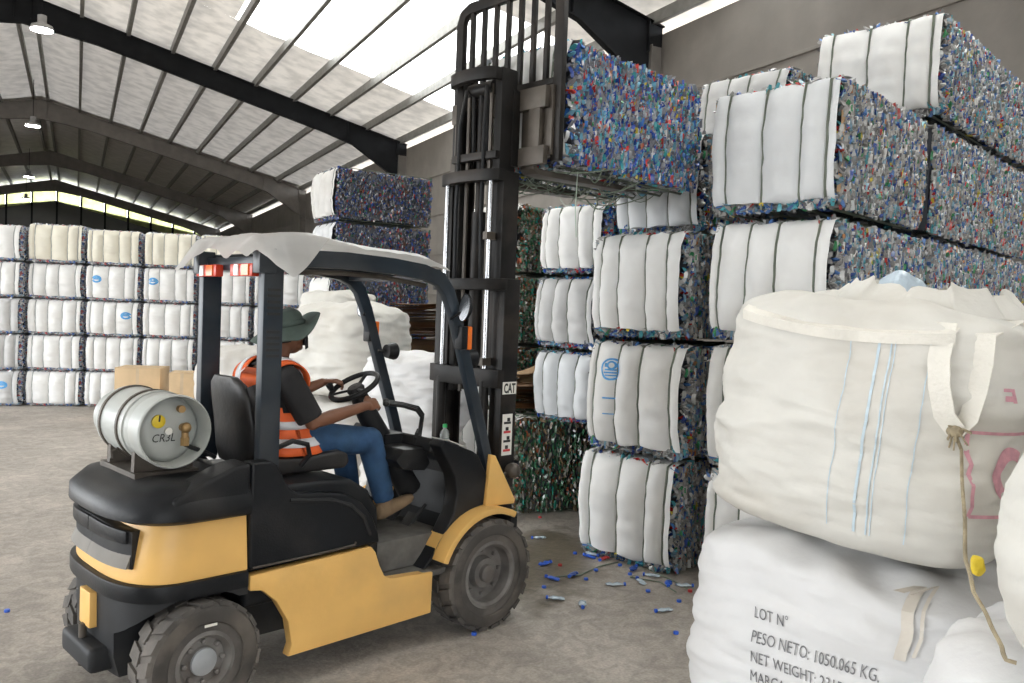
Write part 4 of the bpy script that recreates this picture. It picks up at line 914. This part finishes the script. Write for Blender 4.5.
bow(2.13,.345,.075,'mast_crossmember'); bow(2.84,.285,.075,'mast_crossmember'); bow(3.50,.225,.08,'mast_crossmember'); bow(1.52,.345,.12,'mast_crossmember',b=.04); bow(.45,.335,.16,'mast_crossmember',b=.03); bow(2.98,.22,.05,'mast_crossmember',.26,.02)
for s in (-1,1):
    m = MB(); m.tube([(.20,s*.215,.25),(.20,s*.215,1.50)], .032, 14); cy_ = m.build('lift_cylinder', M_mst, fk)
    m = MB(); m.tube([(.20,s*.215,1.50),(.20,s*.215,2.82)], .017, 12); m.build('chrome_rod', M_chr, cy_)
    m = MB(); m.tube([(-.06,s*.27,.55),(.22,s*.29,.78)], .028, 12); m.build('tilt_cylinder', M_mst, fk)
    m = MB(); m.b2((.27,s*.11-.012,1.4),(.285,s*.11+.012,3.46)); m.build('lift_chain', M_crg, fk)
    m = MB(); m.tube([(.215,s*.13,2.1),(.20,s*.125,2.6),(.21,s*.12,3.2),(.24,s*.10,3.44),(.28,s*.07,3.40),(.285,s*.06,3.0)], .013, 8); m.build('hydraulic_hose', M_blk, fk)
m = MB(); m.tube([(.30,0,1.45),(.30,0,2.62)], .05, 16); m.tube([(.30,0,2.62),(.30,0,3.44)], .03, 12); m.tube([(.30,-.12,3.44),(.30,.12,3.44)], .05, 14); m.build('free_lift_cylinder', M_mst, fk)
for z in (1.60,2.42): m = MB(); m.b2((.16,-.235,z),(.235,-.195,z+.05)); m.build('cylinder_clamp', M_crg, fk)
# stickers on the near outer rail
sy = -.3445
m = MB(); m.b2((.245,sy-.002,1.42),(.37,sy,1.50)); pl = m.build('name_plate', M_wht, fk)
me = text_mesh('CAT', .085, bold=.003); xs = [v.co.x for v in me.vertices]; sx_ = .105/(max(xs)-min(xs))
m = MB(); m.add([(.255+(v.co.x-min(xs))*sx_, sy-.004, 1.43+v.co.y) for v in me.vertices], [tuple(p.vertices) for p in me.polygons]); m.build('plate_lettering', M_inkk, pl, smooth=0)
m = MB(); m.b2((.255,sy-.002,1.02),(.345,sy,1.29)); wl_ = m.build('warning_label', M_wht, fk)
for k in range(4):
    m = MB(); m.b2((.268,sy-.004,1.045+.06*k),(.33,sy-.002,1.06+.06*k)); m.build('red_print', M_inkr if k % 2 == 0 else M_inkk, wl_)
    m = MB(); m.b2((.285+.012*(k%2),sy-.004,1.062+.06*k),(.31+.012*(k%2),sy-.002,1.085+.06*k)); m.build('red_print', M_inkk, wl_)
# --- carriage, forks and load backrest
for z, h in ((2.985,.12),(3.36,.14)):
    m = MB(); m.b2((.42,-.46,z-h/2),(.465,.46,z+h/2)); m.build('carriage_bar', M_crg, fk, .006)
for s in (-1,1):
    m = MB(); m.b2((.36,s*.20-.03,2.92),(.43,s*.20+.03,3.42)); m.build('carriage_plate', M_mst, fk, .006)
    m = MB(); m.b2((.425,s*.36-.05,2.95),(.465,s*.36+.05,3.40)); m.build('carriage_upright', M_crg, fk, .006)
    m = MB(); y = s*.27; m.prism([(.467,3.40),(.507,3.40),(.507,2.93),(.53,2.915),(1.60,2.93),(1.60,2.915),(1.55,2.895),(.60,2.875),(.50,2.88),(.467,2.91)], y-.06, y+.06); m.build('fork', M_crg, fk, .004)
bz0, bz1, bw_ = 2.95, 4.13, .49
m = MB(); path = [(.515,-bw_,bz0),(.515,-bw_,bz1-.10),(.515,-bw_+.03,bz1-.03),(.515,-bw_+.10,bz1),(.515,bw_-.10,bz1),(.515,bw_-.03,bz1-.03),(.515,bw_,bz1-.10),(.515,bw_,bz0)]
strapband(m, path, (1,0,0), .045, .075); m.build('backrest_frame', M_mst, fk, .005)
for k in range(7):
    y = -bw_+2*bw_*(k+1)/8; m = MB(); m.b2((.50,y-.018,3.47),(.53,y+.018,bz1)); m.build('backrest_bar', M_mst, fk, .004)
m = MB(); m.b2((.495,-bw_,3.455),(.535,bw_,3.495)); m.build('backrest_crossbar', M_mst, fk, .004)
for s in (-1,1): m = MB(); m.b2((.405,s*.13-.045,2.95),(.455,s*.13+.045,3.42)); m.build('carriage_upright', M_crg, fk, .006)
for s in (-1,1): m = MB(); m.b2((.47,s*.44-.04,2.99),(.52,s*.44+.04,3.44)); m.build('backrest_bracket', M_crg, fk, .004)
# grease-blackened knob at the mast foot
m = MB(); m.ell((.30,-.41,.93), (.055,.05,.05), 14, 10); m.tube([(.20,-.40,.90),(.30,-.40,.93)], .012, 8); m.build('tilt_joint', M_crg, fk)
# ------------------------------------------------------------------ gas cylinder lying across the rear hood
M_gas = mat('gas_cylinder_grey', (.46,.48,.46), .4, var=.06, scale=4, dirt=(.30,.27,.23), dscale=4, damt=.4)
M_brs = mat('brass', (.42,.27,.12), .4, metal=.6, var=.2)
gr = .172; gc = Vector((1.645,3.89,1.325))
gs = thing('gas_cylinder', 'grey gas cylinder lying across the rear of the forklift', 'gas cylinder', gc)
Mg = Matrix.Rotation(R_(-90),4,'X')      # local +z -> +y, near end at 0
m = MB(); m.lathe([(.001,.075),(.07,.07),(.135,.085),(.163,.12),(gr,.17),(gr,.56),(.155,.61),(.12,.65),(.06,.668),(.001,.67)], 40, Mg, cap=False); m.build('tank', M_gas, gs, smooth=60)
m = MB(); m.lathe([(.160,.13),(.166,.0),(.170,-.012),(.176,-.008),(.178,.0),(.170,.135)], 40, Mg, cap=False, close=True); m.build('collar', M_gas, gs, smooth=50)
m = MB(); m.lathe([(.12,.64),(.125,.70),(.135,.705),(.135,.64)], 36, Mg, cap=False, close=True); m.build('foot_ring', M_gas, gs)
for yy in (.20,.27,.50):
    m = MB(); m.lathe([(gr+.001,yy-.012),(gr+.008,yy-.010),(gr+.008,yy+.010),(gr+.001,yy+.012)], 40, Mg, cap=False, close=True); m.build('weld_band' if yy != .27 else 'clamp_band', M_gas if yy == .20 else M_crg, gs)
m = MB(); m.lathe([(.032,.066),(.032,.055),(.028,.052),(.001,.052)], 20, Mg @ Matrix.Translation((-.055,-.045,0)), cap=False); ga = m.build('gauge', mat('gauge_yellow', (.85,.62,.04), .4), gs)
m = MB(); m.tube([(-.055,.050,.045),(-.052,.050,.075)], .004, 6); m.build('gauge_needle', M_inkk, ga)
m = MB(); m.lathe([(.018,.07),(.018,.058),(.001,.058)], 16, Mg @ Matrix.Translation((-.005,.005,0)), cap=False); m.build('data_disc', M_wht, gs)
m = MB(); m.tube([(.062,.06,.01),(.062,.015,.01)], .02, 12); m.tube([(.062,.03,-.075),(.062,.03,.0)], .017, 12); m.ell((.062,.02,.012), (.026,.022,.026), 12, 8); m.lathe([(.022,-.02),(.022,.02)], 6, Matrix.Translation((.062,.03,-.055))); m.build('valve', M_brs, gs)
m = MB(); m.tube([(.05,.07,.10),(.05,.04,.10)], .018, 10); m.build('relief_valve', M_brs, gs)
m = MB(); m.tube([(.062,.03,-.07),(.10,.03,-.09),(.17,.02,-.12),(.22,.04,-.15)], .011, 8); m.build('gas_hose', M_blk, gs)
me = text_mesh('CR3L', .055, .2); m = MB(); m.add([(-.085+v.co.x*.9, .066-.0, -.055+v.co.y) for v in me.vertices], [tuple(p.vertices) for p in me.polygons]); m.build('marker_lettering', M_inkk, gs, smooth=0)
# cradle belongs to the forklift
m = MB()
for yy in (-.10,.22):
    m.prism(arc(-1.835,1.325,.172,215,325,12)+[(-1.69,1.08),(-1.98,1.08)], yy-.02, yy+.02)
m.b2((-1.99,-.16,1.085),(-1.68,.30,1.12)); m.tube([(-2.0,-.10,1.20),(-2.05,-.10,1.24),(-2.08,-.11,1.23),(-2.08,-.12,1.20)], .008, 6); m.build('cylinder_cradle', M_crg, fk)
# ------------------------------------------------------------------ plastic sheet draped on the guard roof
M_film = translucent('milky_plastic_film', (.80,.79,.77), .45, .3)
t = thing('plastic_sheet', 'milky plastic sheet draped over the forklift roof with a hanging flap', 'plastic sheet', (FX,FY,2.2))
def film(u, v):
    x = -1.62+1.26*u; y = (-.43-.05*u)+(.83+.13*u)*v
    z = float(np.interp(x, (-1.62,-1.47,-1.2,-1.0,-.7,-.5,-.385,-.30), (2.215,2.25,2.26,2.26,2.25,2.23,2.195,2.13)))-2.2+.028+.016*abs(nz3((x,y,0),4))+.010*abs(nz3((x,y,0),11,3))+.035*math.exp(-((x+1.25)/.22)**2)
    if v < .12:
        e = (.12-v)/.12; flap = max(0,1-abs(x+1.36)/.20); z -= e*(.03+.26*flap*(1-.2*flap)+.012*nz3((x,0,0),9)); y -= .015*e*(1+flap)
    if v > .9: z -= (v-.9)*.35
    if u < .1: e = (.1-u)/.1; z -= e*.06*(1+nz3((0,y,0),6,2)*1.2); x += .03*e
    return (x,y,z)
m = MB(); m.grid(film, 60, 48); m.build('film', M_film, t, smooth=0).data.shade_smooth()
# ------------------------------------------------------------------ water bottle on the dash
wb = thing('water_bottle', 'small clear water bottle with a green cap on the forklift dash', 'bottle', (3.475,4.06,1.055))
M_wbt = mat('bottle_clear', (.75,.80,.80), .1, trans=.7, var=.03, spec=.6)
m = MB(); m.lathe([(.028,0),(.031,.01),(.031,.05),(.029,.055),(.031,.06),(.031,.09),(.024,.115),(.012,.13),(.012,.14)], 20); m.build('bottle_body', M_wbt, wb)
m = MB(); m.lathe([(.015,.138),(.015,.158),(.012,.161),(.001,.161)], 16); m.build('cap', mat('cap_green', (.03,.45,.12), .35), wb)
m = MB(); m.lathe([(.0318,.03),(.0318,.065)], 20, cap=False); m.build('paper_label', M_wht, wb)
# ================================================================== the driver
M_skin = mat('brown_skin', (.20,.085,.045), .5, var=.08, scale=12, bump=.05, bscale=120)
M_tee = mat('black_tshirt', (.018,.017,.018), .85, var=.2, scale=8, bump=.25, bscale=18)
M_hiv = mat('vest_orange', (.95,.16,.035), .6, var=.06, scale=10, bump=.2, bscale=16)
M_ref = mat('reflective_tape', (.86,.86,.88), .35, var=.03)
M_jean = mat('blue_denim', (.022,.065,.15), .85, var=.3, scale=14, bump=.25, bscale=22, dirt=(.05,.12,.22), dscale=5, damt=.5)
M_hat = mat('olive_hat', (.085,.115,.10), .85, var=.15, scale=10, bump=.2, bscale=60)
M_boot = mat('tan_boot', (.28,.19,.11), .8, var=.2)
M_mask = mat('black_mask', (.01,.01,.012), .7); M_hair = mat('black_hair', (.01,.009,.008), .7)
PY = 4.15
pn = thing('person', 'seated driver in orange reflective vest, black shirt, blue jeans, olive brimmed hat and black mask', 'person', (2.38,PY,1.15))
O = Vector(pn.location)
def L(x, y, z): return Vector((x,y,z))-O
def limb(mb, pts, rad, n=14, asp=1.):
    mb.tube(pts, rad, n, asp=asp)
    for p, r in zip(pts, rad): mb.ell(p, (r,r,r), 12, 8)
SPI = [(1.10,2.37,.145,.185),(1.18,2.365,.145,.185),(1.27,2.345,.125,.168),(1.40,2.305,.128,.178),(1.50,2.285,.130,.190),(1.57,2.28,.118,.175),(1.62,2.29,.085,.120),(1.655,2.305,.058,.062)]
def spine(z):
    for a, b in zip(SPI[:-1], SPI[1:]):
        if a[0] <= z <= b[0]: t = (z-a[0])/(b[0]-a[0]); return [a[i]+(b[i]-a[i])*t for i in range(1,4)]
    return SPI[-1][1:] if z > SPI[-1][0] else SPI[0][1:]
def tpoint(z, ang, off=0.):
    xc, rx, ry = spine(z); c, s = math.cos(ang), math.sin(ang); k = (abs(c)**2.4+abs(s)**2.4)**(-1/2.4)
    return L(xc+(rx+off)*c*k, PY+(ry+off)*s*k, z)
def torso(mb, z0, z1, off, n=32, m=14, cap=True):
    mb.loft([[tpoint(z0+(z1-z0)*i/m, 2*math.pi*j/n, off) for j in range(n)] for i in range(m+1)], cap)
# joints
NS, NE, NW = L(2.27,3.955,1.555), L(2.40,3.905,1.315), L(2.75,3.92,1.385)
FS, FE, FW = L(2.28,4.345,1.555), L(2.50,4.44,1.38), L(2.73,4.345,1.485)
NK, NA = L(2.86,4.02,1.165), L(2.985,4.02,.78)
FK_, FA = L(2.84,4.29,1.15), L(2.93,4.29,.72)
NH, FH = L(2.42,4.06,1.205), L(2.42,4.24,1.205)
# --- one continuous body
b = MB(); torso(b, 1.11, 1.64, -.012)
limb(b, [L(2.305,PY,1.60), L(2.335,PY+.005,1.69), L(2.36,PY+.01,1.74)], [.062,.056,.056])
limb(b, [NS, NS.lerp(NE,.55), NE, NE.lerp(NW,.35), NW], [.058,.048,.042,.040,.027]); limb(b, [FS, FS.lerp(FE,.55), FE, FE.lerp(FW,.35), FW], [.058,.048,.042,.040,.027])
limb(b, [NH, NH.lerp(NK,.5), NK, NK.lerp(NA,.4), NA], [.085,.078,.058,.055,.036]); limb(b, [FH, FH.lerp(FK_,.5), FK_, FK_.lerp(FA,.4), FA], [.085,.078,.058,.055,.036])
HC = L(2.375,PY+.01,1.79); HR = Matrix.Rotation(R_(10),3,'Z') @ Matrix.Rotation(R_(-10),3,'Y')
def hd(x, y, z): return HC+HR @ Vector((x,y,z))
b.ell(HC, (.098,.077,.112), 24, 18, HR); b.ell(hd(.030,0,-.060), (.066,.056,.062), 18, 12, HR); b.ell(hd(.075,0,-.095), (.022,.026,.020), 10, 8, HR)
b.ell(hd(.100,0,-.016), (.020,.013,.022), 10, 8, HR); b.ell(hd(.096,0,.004), (.012,.009,.028), 10, 8, HR); b.ell(hd(.088,0,-.055), (.016,.026,.012), 10, 8, HR)
b.ell(hd(.082,0,.030), (.016,.055,.012), 12, 8, HR)
for s in (-1,1): b.ell(hd(-.002,s*.077,-.008), (.020,.010,.032), 10, 8, HR); b.ell(hd(.070,s*.040,-.03), (.022,.022,.020), 10, 8, HR)
def hand(mb, wrist, d, up, s, curl, sc=1.):
    """palm with four unequal bent fingers and a thumb from the side of the palm; d forward, up = back of the hand, s = thumb side"""
    d = Vector(d).normalized(); up = Vector(up); up = (up-d*up.dot(d)).normalized(); sd = up.cross(d)*s
    pc = wrist+d*.045; rot = Matrix((d,sd,up)).transposed()
    mb.ell(pc, (.052,.040,.017), 14, 10, rot); mb.tube([wrist-d*.015, wrist+d*.03], [.025,.030], 12, asp=.75)
    for k, (o_, ln) in enumerate(((.030,.072),(.010,.080),(-.010,.075),(-.029,.058))):
        p = wrist+d*.082+sd*o_; a = 0; pts = [wrist+d*.05+sd*o_*.8, p]; dd = d
        for j, f in enumerate((.45,.32,.23)):
            a += curl[j]; dd = d*math.cos(a)-up*math.sin(a); p = p+dd*ln*f; pts.append(p.copy())
        mb.tube(pts, [.0105,.0100,.0092,.0085,.0072], 10); mb.ell(pts[-1], (.0072,)*3, 8, 6)
    p0 = wrist+d*.025+sd*.032; p1 = p0+d*.030+sd*.022-up*.008; p2 = p1+d*.030+sd*.002-up*.016; p3 = p2+d*.020-sd*.008-up*.012
    mb.tube([wrist+d*.01+sd*.015,p0,p1,p2,p3], [.014,.0135,.0115,.0105,.0085], 10); mb.ell(p3, (.0085,)*3, 8, 6)
hand(b, NW, (L(2.90,3.945,1.405)-NW), (-.1,-1,.75), 1, (.45,.7,.5)); hand(b, FW, (.9,-.35,.12), (0,.3,1), -1, (.5,.9,.6))
baked('body', b.mesh('body', smooth=0), [('REMESH',dict(mode='VOXEL',voxel_size=.0062,use_smooth_shade=True)),('SMOOTH',dict(factor=.5,iterations=3))], M_skin, pn)
for s in (-1,1):
    m = MB(); m.ell(hd(.087,s*.032,.008), (.011,.013,.010), 12, 8, HR); e = m.build('eye', mat('eye_white', (.75,.72,.68), .2), pn)
    m = MB(); m.ell(hd(.096,s*.032,.008), (.004,.006,.006), 10, 6, HR); m.build('iris', M_hair, e)
# --- clothes
t_ = MB(); torso(t_, 1.12, 1.60, .004); 
for S, E_ in ((NS,NE),(FS,FE)): t_.tube([S+Vector((-.01,.06 if S is NS else -.06,.02)), S, S.lerp(E_,.5), S.lerp(E_,.92)], [.075,.076,.076,.074], 16); t_.ell(S, (.075,.075,.07), 14, 10)
baked('tshirt', t_.mesh('tshirt', smooth=0), [('REMESH',dict(mode='VOXEL',voxel_size=.009,use_smooth_shade=True)),('SMOOTH',dict(factor=.5,iterations=4))], M_tee, pn)
m = MB(); m.loft([[tpoint(1.615+.03*i, 2*math.pi*j/28, .012-.004*i) for j in range(28)] for i in range(2)], False); m.build('shirt_collar', M_tee, pn)
# vest: tube round the trunk with armholes, and shoulder panels
def vest(z, ang, off):
    p = tpoint(z, ang, off+.028*max(0,(1.26-z)/.12)); c = math.cos(ang)
    return p
v_ = MB(); n = 48; m_ = 16
for i in range(m_):
    for j in range(n):
        a0, a1 = 2*math.pi*j/n, 2*math.pi*(j+1)/n; z0, z1 = 1.135+(1.60-1.135)*i/m_, 1.135+(1.60-1.135)*(i+1)/m_
        zc = (z0+z1)/2; ac = (a0+a1)/2
        if zc > 1.36 and abs(math.sin(ac)) > .93-.35*max(0,(zc-1.36)/.24): continue     # armholes
        if abs(((ac+math.pi) % (2*math.pi))-math.pi) < .10+.25*max(0,(zc-1.45)/.15): continue  # open front
        w4 = [vest(z0,a0,.017), vest(z0,a1,.017), vest(z1,a1,.017), vest(z1,a0,.017)]; v_.add(w4, [(0,1,2,3)])
vm = v_.mesh('vest', smooth=0); bm = bmesh.new(); bm.from_mesh(vm); bmesh.ops.remove_doubles(bm, verts=bm.verts, dist=.0005); bm.to_mesh(vm); bm.free()
vo = baked('vest', vm, [('SOLIDIFY',dict(thickness=.006,offset=0))], M_hiv, pn)
def tape(name, pts):
    m = MB(); F = []
    m.add([p for q in pts for p in q], [(2*k,2*k+1,2*k+3,2*k+2) for k in range(len(pts)-1)]); o = baked(name, m.mesh(name, smooth=0), [('SOLIDIFY',dict(thickness=.004,offset=0))], M_ref, vo)
for zb in (1.19,1.285):
    tape('reflective_tape', [(vest(zb+.01*math.sin(a), a, .024), vest(zb+.045+.01*math.sin(a), a, .024)) for a in [R_(8+344*k/60) for k in range(61)]])
for s in (-1,1):
    for a0 in (math.pi-.62, .62):
        tape('reflective_tape', [(tpoint(z, s*(a0-.16), .024), tpoint(z, s*(a0+.16), .024)) for z in [1.335+.275*k/14 for k in range(15)]])
    # shoulder panel of the vest, lying over the sleeve head, with its tape
    xc = spine(1.57)[0]
    def shp(u, v, off=0.): a = math.pi*(-.08+1.16*u); return L(xc-(.118+off)*math.cos(a), PY+s*(.075+.135*v), 1.535+.016*(1-v)+(.112+off-.012*v*v)*math.sin(a))
    m = MB(); m.grid(lambda u, v: shp(u, v), 16, 5); baked('vest_shoulder', m.mesh('s', smooth=0), [('SOLIDIFY',dict(thickness=.008,offset=0))], M_hiv, vo)
    tape('reflective_tape', [(shp(k/14, .30, .008), shp(k/14, .68, .008)) for k in range(15)])
j_ = MB(); j_.ell(L(2.39,PY,1.205), (.165,.198,.082), 22, 14)
for H_, K_, A_ in ((NH,NK,NA),(FH,FK_,FA)):
    j_.tube([H_, H_.lerp(K_,.5), K_.lerp(H_,.06)], [.100,.092,.080], 18); j_.ell(K_, (.080,.078,.080), 14, 10); j_.tube([K_, K_.lerp(A_,.4), A_.lerp(K_,.05)], [.078,.074,.064], 18)
baked('jeans', j_.mesh('jeans', smooth=0), [('REMESH',dict(mode='VOXEL',voxel_size=.009,use_smooth_shade=True)),('SMOOTH',dict(factor=.5,iterations=4))], M_jean, pn)
for A_ in (NA, FA):
    m = MB(); tilt = .08 if A_ is NA else 0.
    rings = []
    for (dx, dz, w_, h) in ((-.055,-.055,.030,.030),(-.045,-.05,.040,.052),(.0,-.045,.042,.055),(.05,-.055,.045,.044),(.12,-.062,.050,.036),(.17,-.066,.046,.030),(.20,-.068,.028,.020)):
        c = A_+Vector((dx, 0, dz+tilt*max(0,dx)/.2*.9)); rings.append([c+Vector((0, w_*math.cos(2*math.pi*k/14), h*math.sin(2*math.pi*k/14))) for k in range(14)])
    m.loft(rings); m.tube([A_+Vector((-.005,0,-.06)), A_+Vector((0,0,.02))], [.048,.050], 14); m.build('boot', M_boot, pn, smooth=60)
# hat with a wide wavy brim, mask, hair
def hat_pt(u, v):
    a = 2*math.pi*u
    if v < .5:   # crown
        t = v/.5; r = math.sin(t*math.pi/2)**.55; z = .085*(1-t**3.0)+.045+.012*math.sin(a*3)*t; rx, ry = .108*r, .090*r
        p = (rx*math.cos(a)-.006, ry*math.sin(a), z)
    else:
        t = (v-.5)/.5; rx, ry = .108+.098*t, .090+.095*t
        up = .055*t*t*max(0,math.cos(a+.35))**2-.075*t*(1-max(0,math.cos(a+.35)))*.9
        p = (rx*math.cos(a)-.006, ry*math.sin(a), .045+up+.008*math.sin(5*a)*t)
    return hd(*p)
m = MB(); m.grid(hat_pt, 56, 26); hm = m.mesh('hat', smooth=0); bm = bmesh.new(); bm.from_mesh(hm); bmesh.ops.remove_doubles(bm, verts=bm.verts, dist=.0008); bm.to_mesh(hm); bm.free()
ht = baked('hat', hm, [('SOLIDIFY',dict(thickness=.005,offset=0))], M_hat, pn)
m = MB(); m.tube([hd(.1105*math.cos(2*math.pi*k/40)-.006, .0925*math.sin(2*math.pi*k/40), .062+.004*math.sin(6*math.pi*k/40)) for k in range(40)], .009, 8, closed=True, asp=1.6); m.build('hat_band', M_hat, ht)
m = MB(); m.grid(lambda u, v: hd(.028+(.094)*math.cos((u-.5)*2.5)*(1-.16*abs(v-.5)), .079*math.sin((u-.5)*2.5), -.102+.098*v+.010*math.cos((u-.5)*2.5)), 20, 12)
baked('face_mask', m.mesh('mask', smooth=0), [('SOLIDIFY',dict(thickness=.004,offset=1))], M_mask, pn)
for s in (-1,1): m = MB(); m.tube([hd(.055,s*.071,-.03), hd(.02,s*.080,-.018), hd(-.02,s*.082,-.005)], .003, 6); m.build('mask_loop', M_mask, pn)
m = MB(); m.ell(hd(-.012,0,.012), (.096,.081,.100), 24, 16, HR); m.v = [p for p in m.v]
hm = m.mesh('hair', smooth=0); bm = bmesh.new(); bm.from_mesh(hm); iv = HR.inverted(); bmesh.ops.delete(bm, geom=[v for v in bm.verts if (iv @ (v.co-HC)).x > .045 or (iv @ (v.co-HC)).z < -.055], context='VERTS'); bm.to_mesh(hm); bm.free(); hm.shade_smooth(); obj('hair', hm, M_hair, pn)
